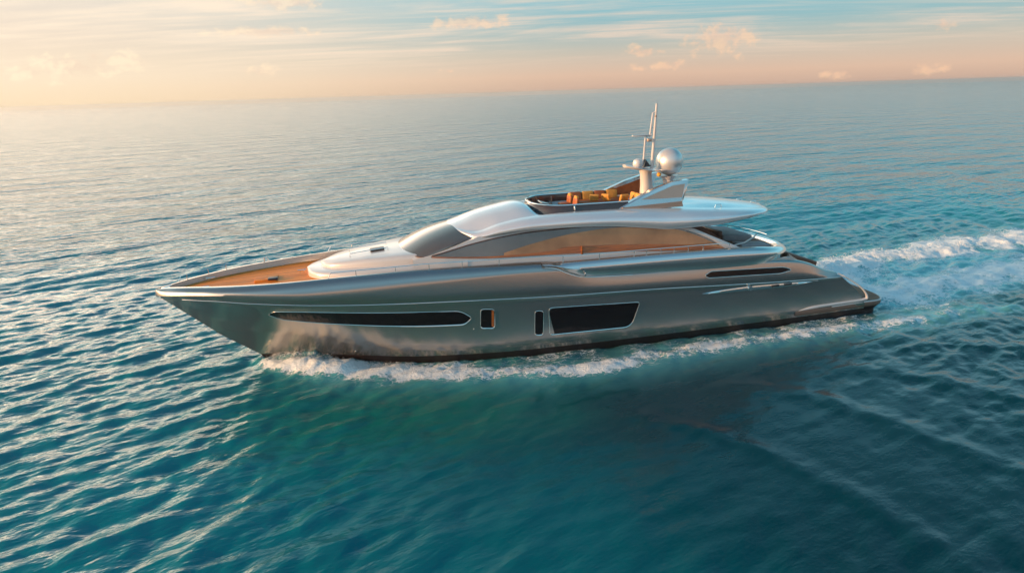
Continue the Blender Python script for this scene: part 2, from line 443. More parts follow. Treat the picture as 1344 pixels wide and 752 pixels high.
def build_sea():
    def axis(a, b, step, lim_lo, lim_hi, growth):
        mid = list(np.arange(a, b, step)); hi = []; lo = []
        s = step; x = mid[-1]
        while x < lim_hi:
            s *= growth; x += s; hi.append(x)
        s = step; x = mid[0]
        while x > lim_lo:
            s *= growth; x -= s; lo.append(x)
        return np.array(lo[::-1] + mid + hi)
    xs = axis(-24, 36, 0.125, -2600, 2600, 1.022)
    ys = axis(-19, 12, 0.125, -1500, 2800, 1.022)
    X, Y = np.meshgrid(xs, ys, indexing='ij')
    DX = np.gradient(xs)[:, None] * np.ones_like(X); DY = np.gradient(ys)[None, :] * np.ones_like(X)
    D = np.maximum(DX, DY)
    Z = np.zeros_like(X)
    r_ = np.random.default_rng(3)
    N = 130
    lam = np.exp(r_.uniform(math.log(0.46), math.log(2.9), N))
    th = R(122) + r_.normal(0, R(30), N)     # direction of travel; crests run across it
    ph = r_.uniform(0, 2 * math.pi, N)
    amp = 0.0042 * lam**0.60 * r_.uniform(0.5, 1.4, N)
    # calmer water under the lee of the hull and ahead of it
    lee = 1 - 0.78 * np.exp(-(((X - 1.5) / 12) ** 4)) * np.exp(-(((Y + 12.0) / 9) ** 4))
    near = np.hypot(X + 9, Y + 31)
    for L, t, p, a in zip(lam, th, ph, amp):
        k = 2 * math.pi / L
        att = np.clip((L / D - 2.6) / 3.0, 0, 1)
        phase = k * (X * math.cos(t) + Y * math.sin(t)) + p
        Z += a * att * (np.sin(phase) + 0.22 * np.sin(2 * phase + 1.2))
    Z *= lee
    bh = YW(X); inside = (X > -13.3) & (X < 16.3)
    side = np.abs(Y) - bh                      # distance out from the hull's side
    # ---- the boat's own waves
    NEARBAND = [(-13.2, -0.1), (-12.4, -1.1), (-11.2, -1.75), (-8.7, -2.6), (-5, -4.1), (-1.5, -5.2), (1.1, -5.5), (5.1, -4.9), (9.1, -4.7), (13.2, -4.6), (17.0, -4.7), (20.5, -4.3), (24, -4.6)]
    d1, p1 = seg_dist(X, Y, NEARBAND)
    FARBAND = [(x, -y) for x, y in NEARBAND]
    d2, p2 = seg_dist(X, Y, FARBAND)
    wid = 0.26 + 0.36 * np.exp(-((p1 - 0.13) / 0.09) ** 2) + 0.50 * np.sin(np.clip(p1, 0, 1) * math.pi) ** 0.8
    wid2 = 0.26 + 0.36 * np.exp(-((p2 - 0.13) / 0.09) ** 2) + 0.50 * np.sin(np.clip(p2, 0, 1) * math.pi) ** 0.8
    lump = vnoise(X, Y, 1.6, 5, 3); lump2 = vnoise(X, Y, 5.5, 9, 3); wob = vnoise(X, Y, 0.35, 13, 3) - 0.5
    bow = np.exp(-(((X + 10.6) / 1.7) ** 2))
    ridge1 = np.exp(-(d1 / (wid * 0.9)) ** 2); ridge2 = np.exp(-(d2 / (wid2 * 0.9)) ** 2)
    Z += (ridge1 + ridge2) * (0.07 + 0.30 * bow + 0.10 * (lump - 0.4) + 0.10 * (lump2 - 0.5))
    # transom wash
    UP = [(17.8, 3.4), (20.0, 4.6), (24, 6.3), (28, 6.6), (33, 6.9), (42, 8.4), (60, 11), (90, 16)]
    MID = [(17.9, -1.2), (20, -0.7), (24, 0.2), (28, 0.9), (34, 1.2), (44, 1.0), (60, 0), (90, -3)]
    dU, pU = seg_dist(X + 1.6 * wob, Y + 2.2 * wob + 0.9 * (lump - .5), UP); dM, pM = seg_dist(X + 1.6 * wob, Y + 2.2 * wob + 0.9 * (lump - .5), MID)
    fadeW = np.clip((X - 17.3) / 1.5, 0, 1)
    rU = np.exp(-(dU / 1.15) ** 2) * fadeW; rM = np.exp(-(dM / 0.95) ** 2) * fadeW
    far = np.exp(-np.clip(X - 20, 0, None) / 26)
    Z += rU * (0.30 * far + 0.03 + 0.16 * (lump - 0.4) + 0.12 * (lump2 - 0.5)) + rM * (0.14 * far + 0.12 * (lump - 0.4) + 0.10 * (lump2 - 0.5))
    wash = np.clip((X - 16.8) / 1.0, 0, 1) * np.exp(-(np.maximum(np.abs(Y - 1.6 - 0.03 * (X - 17)) - 2.6, 0) / 1.3) ** 2) * np.exp(-np.clip(X - 21, 0, None) / 11)
    Z += wash * 0.18 * (lump - 0.5)
    # diverging and transverse wave crests on the near quarter
    for pts, hgt, w in [([(4.5, -8.2), (7.2, -10.4), (8.4, -12.6), (9.9, -17.0), (10.5, -21)], 0.08, 0.6),
                        ([(9.5, -7.6), (12.6, -10.2), (14.8, -14), (16, -20)], 0.08, 0.6),
                        ([(-0.5, -9.2), (2.6, -12.2), (4.2, -16), (5, -21)], 0.07, 0.5),
                        ([(14, -6.6), (19, -9.2), (23, -14), (25, -20)], 0.12, 0.7),
                        ([(20, -6.0), (27, -8.6), (35, -13)], 0.12, 0.8),
                        ([(14, 6.6), (22, 10.5), (34, 15), (50, 20)], 0.12, 0.9)]:
        dd, pp = seg_dist(X, Y, smoothpath(pts, 6))
        Z += hgt * np.exp(-(dd / w) ** 2) * np.sin(np.clip(pp, 0, 1) * math.pi) ** 0.6 * (0.4 + 1.1 * lump)
    # keep the surface out of the hull: draw it down along the sides
    Z += 0.62 * np.exp(-((X + 11.2) / 1.4) ** 2) * np.exp(-np.clip(side, 0, None) / 0.6) * inside * (0.6 + 0.8 * lump2)
    under = inside & (side < -0.08)
    Z = np.where(under, np.minimum(Z, 0.02), Z)
    Z = np.where(inside & (side < -0.35), -0.25, Z)
    # ---- foam amounts
    brk = vnoise(X, Y, 0.9, 21, 4)
    foam = np.zeros_like(X)
    strength = np.interp(p1, [0, 0.05, 0.2, 0.45, 0.62, 0.8, 0.92, 1.0], [0.7, 1.12, 1.05, 0.80, 0.78, 0.74, 0.55, 0.0])
    strength2 = np.interp(p2, [0, 0.05, 0.2, 0.45, 0.62, 0.8, 0.92, 1.0], [0.7, 1.12, 1.05, 0.80, 0.78, 0.74, 0.55, 0.0])
    foam = np.maximum(foam, strength * np.exp(-(d1 / (wid * 1.15)) ** 2.4))
    foam = np.maximum(foam, strength2 * np.exp(-(d2 / (wid2 * 1.15)) ** 2.4))
    # thin lace between band and hull
    lace = inside & (side > -0.2) & (side < np.interp(X, [-13, -11, -6, 0, 16], [0.2, 0.5, 1.2, 2.0, 1.6]))
    foam = np.where(lace, np.maximum(foam, np.interp(X, [-13, -11.5, -9, 0, 6, 16], [0.2, 0.62, 0.62, 0.42, 0.42, 0.46])), foam)
    foam = np.maximum(foam, 0.76 * wash)
    farf = np.interp(X, [17, 24, 40, 70, 90], [1.1, 1.08, 1.0, 0.8, 0.5])
    foam = np.maximum(foam, 1.04 * np.exp(-(dU / (2.1 + 0.02 * (X - 17).clip(0))) ** 2.2) * fadeW * farf)
    foam = np.maximum(foam, 0.92 * np.exp(-(dM / (2.5 + 0.02 * (X - 17).clip(0))) ** 2.2) * fadeW * farf)
    foam += 0.85 * (brk - 0.5) * (foam > 0.03)
    aer = np.clip(np.exp(-(d1 / (wid * 2.2)) ** 2) * 0.7 * np.clip(p1 * 9, 0, 1) + np.exp(-(d2 / (wid2 * 2.2)) ** 2) * 0.7 * np.clip(p2 * 9, 0, 1) + wash * 1.3
                  + (np.exp(-(dU / 2.6) ** 2) + np.exp(-(dM / 2.2) ** 2)) * fadeW * farf * 0.8, 0, 1)
    nu, nv = X.shape
    verts = np.stack([X, Y, Z], -1).reshape(-1, 3)
    me = bpy.data.meshes.new('water')
    nF = (nu - 1) * (nv - 1)
    idx = np.arange(nu * nv).reshape(nu, nv)
    quads = np.stack([idx[:-1, :-1], idx[1:, :-1], idx[1:, 1:], idx[:-1, 1:]], -1).reshape(-1)
    me.vertices.add(nu * nv); me.vertices.foreach_set('co', verts.ravel())
    me.loops.add(nF * 4); me.loops.foreach_set('vertex_index', quads.astype(np.int32))
    me.polygons.add(nF); me.polygons.foreach_set('loop_start', np.arange(0, nF * 4, 4, dtype=np.int32))
    me.polygons.foreach_set('loop_total', np.full(nF, 4, dtype=np.int32))
    me.update(calc_edges=True); me.validate()
    me.polygons.foreach_set('use_smooth', np.ones(nF, dtype=bool))
    chop = np.clip(1 - (1.4 / D - 2.6) / 3.0, 0, 1)          # waves too small for the grid here
    for nm, arr in (('foam', foam), ('aeration', aer), ('lee', lee), ('chop', chop)):
        at = me.attributes.new(nm, 'FLOAT', 'POINT'); at.data.foreach_set('value', arr.ravel().astype(np.float32))
    me.materials.append(sea_material())
    o = bpy.data.objects.new('water', me); col.objects.link(o)
    tag(o, kind='structure')
    return o


def sea_material():
    m = bpy.data.materials.new('sea_water'); m.use_nodes = True
    k = NT(m.node_tree); k.n.clear()
    tc = k.add('ShaderNodeTexCoord'); o = tc.outputs['Object']
    af = k.add('ShaderNodeAttribute', attribute_name='foam'); aa = k.add('ShaderNodeAttribute', attribute_name='aeration')
    al = k.add('ShaderNodeAttribute', attribute_name='lee'); ac = k.add('ShaderNodeAttribute', attribute_name='chop')
    # ripples
    rot = k.add('ShaderNodeVectorRotate', rotation_type='Z_AXIS'); k.set(rot.inputs['Vector'], o); rot.inputs['Angle'].default_value = R(-20)
    ro = rot.outputs[0]
    n1 = k.noise(k.scale(ro, (0.55, 1.3, 1)), 1.5, 3, 0.5, 0.3)
    n2 = k.noise(k.scale(ro, (0.7, 1.5, 1)), 0.34, 5, 0.55, 0.2)
    n3 = k.noise(k.scale(ro, (0.8, 1.4, 1)), 7.0, 3, 0.55)
    n4 = k.noise(k.scale(ro, (0.7, 1.7, 1)), 0.075, 5, 0.6, 0.2)
    h = k.math('MULTIPLY_ADD', n1, 0.085, k.math('MULTIPLY', n2, 0.16))
    h = k.math('MULTIPLY', h, al.outputs['Fac'])
    h = k.math('MULTIPLY_ADD', n3, 0.008, h)
    h = k.math('MULTIPLY_ADD', k.math('MULTIPLY', n4, 2.2), ac.outputs['Fac'], h)
    # foam pattern
    v1 = k.add('ShaderNodeTexVoronoi', feature='DISTANCE_TO_EDGE'); v1.inputs['Scale'].default_value = 3.4
    wob = k.add('ShaderNodeTexNoise'); wob.inputs['Scale'].default_value = 2.2; wob.inputs['Detail'].default_value = 4; k.set(wob.inputs['Vector'], o)
    wv = k.vmath('ADD', k.scale(o, (0.55, 1.0, 1)), k.scale(k.vmath('SUBTRACT', wob.outputs['Color'], (0.5, 0.5, 0.5)), (0.9, 0.9, 0)))
    k.set(v1.inputs['Vector'], wv)
    v2 = k.add('ShaderNodeTexVoronoi', feature='DISTANCE_TO_EDGE'); v2.inputs['Scale'].default_value = 8.5; k.set(v2.inputs['Vector'], wv)
    web = k.math('MULTIPLY_ADD', k.smooth(v2.outputs['Distance'], 0.0, 0.2, 1.0, 0.0), 0.4, k.math('MULTIPLY', k.smooth(v1.outputs['Distance'], 0.0, 0.22, 1.0, 0.0), 0.6))
    fn = k.noise(k.scale(o, (0.7, 1.2, 1)), 3.2, 8, 0.68, 0.4)
    fn2 = k.noise(o, 16, 4, 0.65)
    pat = k.math('MULTIPLY_ADD', web, 0.42, k.math('MULTIPLY_ADD', fn, 0.80, k.math('MULTIPLY_ADD', fn2, 0.30, -0.28)))
    fo = k.math('ADD', af.outputs['Fac'], pat)
    mask = k.smooth(fo, 1.04, 1.17)
    thin = k.math('MULTIPLY', k.smooth(fo, 0.80, 1.1), 0.22)
    fmask = k.math('MAXIMUM', mask, thin)
    # water body
    tone_noise = k.noise(k.scale(o, (1, 1, 1)), 0.05, 3, 0.5)
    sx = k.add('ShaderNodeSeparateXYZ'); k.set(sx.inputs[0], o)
    shade_amt = k.smooth(k.math('MULTIPLY_ADD', tone_noise, 26.0, sx.outputs[0]), -6.0, 20.0)     # fall of light painted into the body colour: brighter ahead, darker aft
    painted_sea = k.mix(shade_amt, (0.0, 0.19, 0.22, 1), (0.0, 0.034, 0.046, 1))
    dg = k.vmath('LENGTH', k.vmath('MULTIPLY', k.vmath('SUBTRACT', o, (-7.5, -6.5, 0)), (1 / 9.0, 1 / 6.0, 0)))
    painted_sea = k.mix(k.math('MULTIPLY', k.smooth(k.math('MULTIPLY_ADD', n2, 0.8, dg), 0.6, 1.5, 1.0, 0.0), 0.75), painted_sea, (0.0, 0.15, 0.112, 1))       # green painted in where the hull's reflection hides the sky off the bow
    painted_sea = k.mix(k.smooth(k.math('MULTIPLY_ADD', tone_noise, 10.0, sx.outputs[1]), 4.0, 26.0), painted_sea, (0.0, 0.20, 0.255, 1))  # lighter colour beyond the hull, so only the near side stays painted dark
    body = k.mix(k.math('MULTIPLY', aa.outputs['Fac'], 0.8), painted_sea, (0.16, 0.55, 0.58, 1))
    bp = k.add('ShaderNodeBump'); bp.inputs['Strength'].default_value = 1.0; bp.inputs['Distance'].default_value = 1.0
    k.set(bp.inputs['Height'], h)
    b = k.add('ShaderNodeBsdfPrincipled')
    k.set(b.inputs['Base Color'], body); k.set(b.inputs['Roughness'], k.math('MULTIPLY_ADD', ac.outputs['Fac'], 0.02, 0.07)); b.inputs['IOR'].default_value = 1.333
    k.l.new(bp.outputs[0], b.inputs['Normal'])
    fb = k.add('ShaderNodeBump'); fb.inputs['Strength'].default_value = 0.9; fb.inputs['Distance'].default_value = 0.05
    k.set(fb.inputs['Height'], k.math('ADD', pat, fmask))
    f2 = k.add('ShaderNodeBsdfPrincipled')
    k.set(f2.inputs['Base Color'], k.mix(k.smooth(fn2, 0.35, 0.65), (0.74, 0.80, 0.81, 1), (0.90, 0.91, 0.91, 1)))
    f2.inputs['Roughness'].default_value = 0.6
    k.l.new(fb.outputs[0], f2.inputs['Normal'])
    mx = k.add('ShaderNodeMixShader'); k.set(mx.inputs[0], fmask); k.l.new(b.outputs[0], mx.inputs[1]); k.l.new(f2.outputs[0], mx.inputs[2])
    out = k.add('ShaderNodeOutputMaterial'); k.l.new(mx.outputs[0], out.inputs[0])
    return m


build_sea()


# ================================================================== THE YACHT
yacht = bpy.data.objects.new('yacht', None); col.objects.link(yacht)
tag(yacht, 'sleek silver grey motor yacht with orange flybridge seats and round radar dome, under way', 'yacht')

# ---- hull lines: every level is (stem x, end x, y(x), z(x))
ZT = tab((-17, 3.76), (-16, 3.90), (-14.3, 4.02), (-12.5, 4.10), (-10.8, 4.18), (-8.6, 4.27), (-5.9, 4.32), (-3, 4.28), (-0.6, 4.22),
         (0.3, 4.05), (1.2, 3.62), (2.2, 3.52), (6, 3.44), (10, 3.40), (11.8, 3.24), (12.6, 3.02), (13.6, 2.58), (14.15, 2.42))
ZS = tab((-17, 3.50), (-15.5, 3.66), (-13.8, 3.74), (-12.3, 3.66), (-10.6, 3.54), (-6, 3.74), (-2, 3.86), (-0.4, 3.84), (1.2, 3.48), (2.2, 3.40), (6, 3.33), (10, 3.28), (11.8, 3.12),
         (12.6, 2.90), (13.6, 2.46), (14.2, 2.32))
ZK = tab((-16.8, 3.40), (-14.6, 3.44), (-13, 3.36), (-9.3, 3.14), (-4.7, 2.95), (0, 2.76), (4.75, 2.62), (7.8, 2.47), (11, 2.32), (14.4, 2.20))
ZC = tab((-14.85, 1.64), (-13.3, 1.54), (-10.3, 1.30), (-9.1, 1.12), (-6.8, 0.84), (-4.7, 0.66), (-3, 0.58), (4, 0.55), (16.05, 0.55))
YS = tab((-17, 0.0), (-16.9, 0.16), (-16.6, 0.45), (-16, 0.92), (-15, 1.55), (-14.3, 1.95), (-13, 2.45), (-10.8, 2.98), (-6.8, 3.36), (-2, 3.50), (4, 3.52), (10, 3.44), (14.2, 3.28))
YK = tab((-16.8, 0.0), (-16.5, 0.30), (-16, 0.70), (-15, 1.34), (-13, 2.24), (-10.6, 2.86), (-6, 3.38), (-1, 3.58), (5, 3.62), (10, 3.55), (14.4, 3.40))
YC = tab((-14.85, 0.0), (-13.9, 0.34), (-12, 0.98), (-9.6, 1.92), (-5.8, 3.02), (-1.5, 3.44), (4, 3.52), (10, 3.43), (16.05, 3.24))
YB = tab((-13.15, 0.0), (-12.0, 0.40), (-9.6, 1.30), (-5.8, 2.72), (-1.5, 3.34), (4, 3.46), (10, 3.38), (16.05, 3.20))
DECK = tab((-17, 3.55), (-15, 3.71), (-12.5, 3.80), (-9, 3.90), (-4, 3.93), (0, 3.88), (2, 3.80))


def capw(x):
    return np.minimum(np.interp(x, [-17, -14, -6, -0.5, 1.5, 9, 14], [0.30, 0.40, 0.46, 0.46, 0.22, 0.2, 0.2]), 0.55 * YS(x))


def hull_levels(x_of):
    return None


u = np.linspace(0, 1, 130) ** 1.55


def lvl(xs_, xe_, yf, zf):
    x = xs_ + (xe_ - xs_) * u
    return np.stack([x, yf(x), zf(x)], -1)


LV = []
LV.append(lvl(-11.8, 15.5, lambda x: 0 * x, lambda x: np.interp(x, [-11.8, -6, 15.5], [-0.75, -1.2, -0.9])))
LV.append(lvl(-12.3, 15.7, lambda x: 0.86 * YB(np.minimum(x - 0.85, 16)), lambda x: np.interp(x, [-12.3, -8, 15.7], [-0.5, -0.6, -0.5])))
lo_boot = lvl(-13.15, 16.0, YB, lambda x: 0.37 + 0 * x)
LV.append(lo_boot)
I_BOOT = 2
CH = lvl(-14.85, 16.05, YC, ZC)
lip = CH.copy(); lip[:, 2] -= 0.035; lip[:, 1] = np.maximum(lip[:, 1] - 0.03, 0)
LV.append(lip); LV.append(CH)
KN = lvl(-16.8, 14.42, lambda x: np.maximum(YK(x) - 0.022, 0), lambda x: ZK(x) - 0.03)
for t in (0.15, 0.3, 0.45, 0.6, 0.75, 0.9):
    P = CH * (1 - t) + KN * t
    conc = np.interp(P[:, 0], [-16, -12, -6, 0], [0.10, 0.14, 0.04, 0.0]) * math.sin(math.pi * t)
    P[:, 1] = np.maximum(P[:, 1] - conc * np.minimum(1, P[:, 1] / 0.6), 0)
    # the transom corner follows a rounded slope
    bul = math.sin(math.pi * t) * 0.22
    P[:, 0] += bul * np.clip((P[:, 0] - 11) / 4.5, 0, 1) ** 2
    LV.append(P)
LV.append(KN)
LV.append(lvl(-16.82, 14.40, YK, lambda x: ZK(x) + 0.012))
LV.append(lvl(-16.95, 14.30, lambda x: 0.5 * (YK(x) + YS(x)) + 0.01 * np.minimum(1, YS(x)), lambda x: 0.5 * (ZK(x) + ZS(x))))
SH = lvl(-17.0, 14.20, YS, ZS); LV.append(SH)
I_SH = len(LV) - 1
TOPX = -16.93 + (14.15 + 16.93) * u
for a in (18, 36, 54, 72, 90):
    ca_, sa_ = math.cos(R(a)), math.sin(R(a))
    x = -17 + 0.07 * sa_ + (14.2 - 0.05 * sa_ + 17 - 0.07 * sa_) * u
    y = YS(x) - capw(x) * (1 - ca_)
    z = ZS(x) + (ZT(x) - ZS(x)) * sa_ ** 0.95
    LV.append(np.stack([x, np.maximum(y, 0), z], -1))
x = -16.6 + (14.1 + 16.6) * u
YT = lambda x: np.maximum(YS(x) - capw(x), 0)
LV.append(np.stack([x, np.maximum(YT(x) - 0.10, 0), ZT(x) - 0.004], -1))
zin = np.where(x < 2, np.minimum(DECK(x), ZT(x) - 0.2), np.maximum(ZT(x) - 0.9, 1.2))
LV.append(np.stack([x, np.maximum(YT(x) - 0.15, 0), zin], -1))
H = np.array(LV)                               # level, u, xyz


def build_hull():
    A = H.copy(); B = H.copy(); B[:, :, 1] *= -1
    M = Mesh(); nl, nu_ = H.shape[:2]
    M.grid(A.transpose(1, 0, 2)); M.grid(B.transpose(1, 0, 2))
    # transom closing face
    o = len(M.v); idx = list(range(I_SH + 1))
    ra = [tuple(A[i, -1]) for i in idx]; rb = [tuple(B[i, -1]) for i in idx]
    M.v += ra + rb; n = len(idx)
    M.f += [(o + i, o + i + 1, o + n + i + 1, o + n + i) for i in range(n - 1)]
    ob = finish('hull', M.v, M.f, [M_HULL, M_BOOT], yacht, 42)
    for p in ob.data.polygons:
        if max(ob.data.vertices[i].co.z for i in p.vertices) < 0.375:
            p.material_index = 1
    return ob


hull = build_hull()
HX = H[:, :, 0]; HY = H[:, :, 1]; HZ = H[:, :, 2]


def hull_y(x, z):
    zs = np.array([np.interp(x, HX[i], HZ[i]) for i in range(I_BOOT, I_SH + 1)])
    ysv = np.array([np.interp(x, HX[i], HY[i]) for i in range(I_BOOT, I_SH + 1)])
    o = np.argsort(zs)
    return float(np.interp(z, zs[o], ysv[o]))


def rounded(poly, rad, n=6):
    """round the corners of an (x,z) polygon"""
    P = [np.array(p, float) for p in poly]; out = []
    rads = rad if isinstance(rad, (list, tuple)) else [rad] * len(P)
    for i in range(len(P)):
        a, b, c = P[i - 1], P[i], P[(i + 1) % len(P)]
        la = np.linalg.norm(a - b); lc = np.linalg.norm(c - b); r_ = min(rads[i], la * 0.48, lc * 0.48)
        p0 = b + (a - b) / la * r_; p1 = b + (c - b) / lc * r_
        for t in np.linspace(0, 1, n):
            out.append((1 - t) ** 2 * p0 + 2 * t * (1 - t) * b + t * t * p1)
    return np.array(out)


def fill_on_surface(out, surf, off, side):
    """fill an outline with a fan of rings laid on surf(x,z) and pushed out by off"""
    P = np.asarray(out); lo, hi = P[:, 0].min(), P[:, 0].max()
    n = max(8, int((hi - lo) / 0.25)); xs_ = np.linspace(lo + 1e-3, hi - 1e-3, n + 1); cols = []
    Q = np.vstack([P, P[:1]])
    for x in xs_:
        zz = []
        for (x0, z0), (x1, z1) in zip(Q[:-1], Q[1:]):
            if (x0 - x) * (x1 - x) <= 0 and x0 != x1:
                zz.append(z0 + (z1 - z0) * (x - x0) / (x1 - x0))
        z0, z1 = min(zz), max(zz)
        cols.append([(x, side * (surf(x, z) + off), z) for z in np.linspace(z0, z1, 5)])
    return np.array(cols)


def hull_window(poly, rad, name='hull_window', frame_r=0.013, sill=2.6):
    for side in (-1, 1):
        out = rounded(poly, rad)
        M = Mesh(); M.grid(fill_on_surface(out, hull_y, 0.010, side))
        w = M.build(name, M_GLASS, hull, 60)
        F = Mesh()
        cz = out[:, 1].mean(); hz = (out[:, 1].max() - out[:, 1].min()) / 2
        pts = [(x, side * (hull_y(x, z) + 0.006), z) for x, z in out]
        rr = [frame_r * (1 + (sill - 1) * np.clip((cz - z) / hz, 0, 1) ** 2) for x, z in out]
        F.tube(pts, rr, 8, closed=True)
        # frames are rims lying on the plating, flat rather than round
        F.build('window_frame', M_CHROME, hull)


def win_row():
    hull_window([(-12.42, 2.68), (-12.17, 2.89), (-10.89, 2.875), (-7.84, 2.675), (-4.55, 2.49), (-4.07, 2.14), (-4.38, 1.85), (-5.99, 1.91), (-7.88, 2.04), (-10.35, 2.24), (-11.88, 2.40)],
                [0.10, 0.2, 1, 1, 0.25, 0.12, 0.2, 1, 1, 1, 0.25])
    hull_window([(-3.70, 2.50), (-3.08, 2.44), (-3.10, 1.56), (-3.72, 1.62)], 0.16)
    hull_window([(-1.31, 2.19), (-0.92, 2.15), (-0.94, 1.02), (-1.33, 1.06)], 0.15)
    hull_window([(-0.68, 2.26), (3.60, 2.10), (3.22, 0.95), (-0.64, 0.99)], [0.16, 0.14, 0.4, 0.16])
    hull_window([(6.80, 3.02), (7.12, 3.18), (11.0, 3.02), (11.5, 2.84), (10.85, 2.73), (6.97, 2.89)], [0.14, 0.12, 0.2, 0.2, 0.2, 0.12], sill=1.2)


win_row()

for side in (-1, 1):
    M = Mesh(); M.grid(fill_on_surface(rounded([(-3.22, 2.40), (-3.12, 2.38), (-3.13, 1.64), (-3.23, 1.66)], .03), hull_y, 0.014, side))
    M.build('window_curtain', M_WOOD, hull, 60)

# bright knuckle line along the hull side
for s in (-1, 1):
    M = Mesh(); xs_ = np.linspace(-15.8, 14.2, 120)
    M.tube([(x, s * (float(YK(x)) + 0.004), float(ZK(x))) for x in xs_], 0.017, 6)
    M.build('knuckle_trim', M_SILVER, hull)
    # spear shaped vent strip above the quarter
    M = Mesh(); xs_ = np.linspace(6.7, 13.0, 40); t = (xs_ - 6.7) / 6.3
    zc_ = 2.16 + 0.02 * np.sin(t * 6)
    hw = 0.085 * np.sin(np.clip(t * 1.05, 0, 1) * math.pi) ** 0.6 + 0.004
    P = []
    for x, z, h_ in zip(xs_, zc_, hw):
        y = hull_y(x, z)
        P.append([(x, s * (y - 0.01), z - h_ - .02), (x, s * (y + 0.035), z - h_), (x, s * (y + 0.05), z), (x, s * (y + 0.03), z + h_), (x, s * (y - 0.01), z + h_ + .02)])
    M.grid(P); M.build('vent_spear', M_CHROME, hull)
    M = Mesh(); y = hull_y(9.2, 2.17)
    M.tube([(9.2, s * (y + 0.02), 2.18), (9.2, s * (y + 0.10), 2.18)], 0.11, 14); M.build('fairlead', M_CHROME, hull)
    M = Mesh(); M.box((10.55, s * (hull_y(10.5, 2.17) + .055), 2.17), (0.42, .03, .10), bevel=.01); M.build('vent_grille', M_DKGREY, hull)
    M = Mesh(); M.box((11.25, s * (hull_y(11.2, 2.17) + .055), 2.17), (0.42, .03, .09), bevel=.01); M.build('vent_grille', M_DKGREY, hull)
    # small drain fittings
    for (x, z) in ((-4.0, 1.62), (-9.0, 0.62)):
        M = Mesh(); M.sphere((x, s * (hull_y(x, z) + .005), z), 0.03, 10, 8); M.build('drain_fitting', M_CHROME, hull)
    # white trim running along the quarter and up the transom corner
    M = Mesh()
    pth = [(12.1, 0.70), (13.0, 0.80), (14.6, 0.83), (15.9, 0.86), (16.06, 1.0), (15.86, 1.3), (15.5, 1.62), (14.9, 2.0), (14.25, 2.36)]
    pth = smoothpath(pth, 6)
    rr = np.interp(np.arange(len(pth)) / (len(pth) - 1), [0, 0.1, 0.45, 0.6, 1], [0.01, 0.075, 0.07, 0.05, 0.03])
    M.tube([(x, s * (hull_y(min(x, 15.9), z) + 0.0), z) for x, z in pth], rr, 8)
    M.build('quarter_trim', M_WHITE, hull)

# ---- decks
M = Mesh(); xs_ = np.linspace(-16.45, 1.2, 80)
M.grid([[(x, yy * (float(YT(x)) - 0.12), float(DECK(x)) + 0.03) for yy in np.linspace(-1, 1, 9)] for x in xs_])
M.build('foredeck', M_TEAK, yacht)
M = Mesh(); xs_ = np.linspace(7.6, 13.9, 30)
zz = tab((7.6, 2.5), (12.2, 2.5), (13.4, 2.42), (13.9, 2.30))
M.grid([[(x, yy * 3.25, float(zz(x))) for yy in np.linspace(-1, 1, 7)] for x in xs_])
M.build('aft_deck', M_DTEAK, yacht)

# anchor windlass, hatch and cleats on the foredeck
M = Mesh(); M.box((-12.45, -0.25, 3.85), (0.95, .75, .10), bevel=.03); M.box((-12.3, -.45, 3.905), (.34, .30, .03), bevel=.01)
hatch = M.build('anchor_hatch', M_TEAK, yacht)
M = Mesh(); M.box((-12.15, -0.65, 3.94), (.42, .30, .10), bevel=.045); M.build('windlass', M_DKGREY, yacht)
for (x, y) in ((-11.0, 0.2), (-14.9, 0.75), (-14.9, -0.75), (-9.3, 2.25)):
    z = float(DECK(x)) + .03
    M = Mesh(); M.tube([(x - .05, y, z), (x - .05, y, z + .12)], .022, 8); M.tube([(x + .1, y, z), (x + .1, y, z + .12)], .022, 8)
    M.tube([(x - .16, y, z + .125), (x + .21, y, z + .14)], .022, 8); M.build('cleat', M_CHROME, yacht)
# stem fitting
M = Mesh(); M.box((-16.55, 0, 3.78), (.34, .22, .05), bevel=.02); M.tube([(-16.6, 0, 3.8), (-16.3, 0, 3.88)], .03, 8)
M.build('stem_roller', M_CHROME, yacht)


# ---- rails
def rail(xs_, yf, zf, stanchions, h, r_=0.017, sides=(-1, 1), name='guard_rail', ends=True):
    for s in sides:
        M = Mesh(); top = [(x, s * yf(x), zf(x) + h) for x in xs_]
        if ends:
            top = [(xs_[0] - 0.12, s * yf(xs_[0] - .1), zf(xs_[0] - .1) + 0.01)] + top + [(xs_[-1] + .12, s * yf(xs_[-1] + .1), zf(xs_[-1] + .1) + 0.01)]
        M.tube(top, r_, 8)
        ro = M.build(name, M_CHROME, yacht)
        for x in stanchions:
            S = Mesh(); S.tube([(x, s * yf(x), zf(x) - 0.03), (x, s * yf(x), zf(x) + h)], r_ * 0.95, 8)
            S.lathe((x, s * yf(x), zf(x) - .01), [(0.035, 0), (0.035, 0.012), (0.02, 0.02)], 10)
            S.build('stanchion', M_CHROME, ro)


rail(np.linspace(-16.0, -12.6, 20), lambda x: float(YT(x)) - .05, lambda x: float(ZT(x)), [-15.8, -15.0, -14.3, -12.7], 0.22, sides=(1,))
rail(np.linspace(-9.7, 8.1, 60), lambda x: float(YT(x)) - .05 if x < -0.6 else float(np.interp(x, [-0.6, .4, 9], [float(YT(-0.6)) - .05, 3.30, 3.30])),
     lambda x: float(np.interp(x, [-9.7, -8.6, -5.9, -3, -0.6, 8.3], [4.22, 4.27, 4.32, 4.28, 4.23, 4.17])),
     [-8.7, -7.1, -5.7, -4.3, -2.7, 0.1, 1.75, 3.4, 4.0, 4.7, 5.35, 6.05, 6.8], 0.22)

# ---- white cabin trunk on the foredeck, in two tiers
cx = lambda a, b, n: a + (b - a) * (1 - np.cos(np.linspace(0, math.pi / 2, n)))


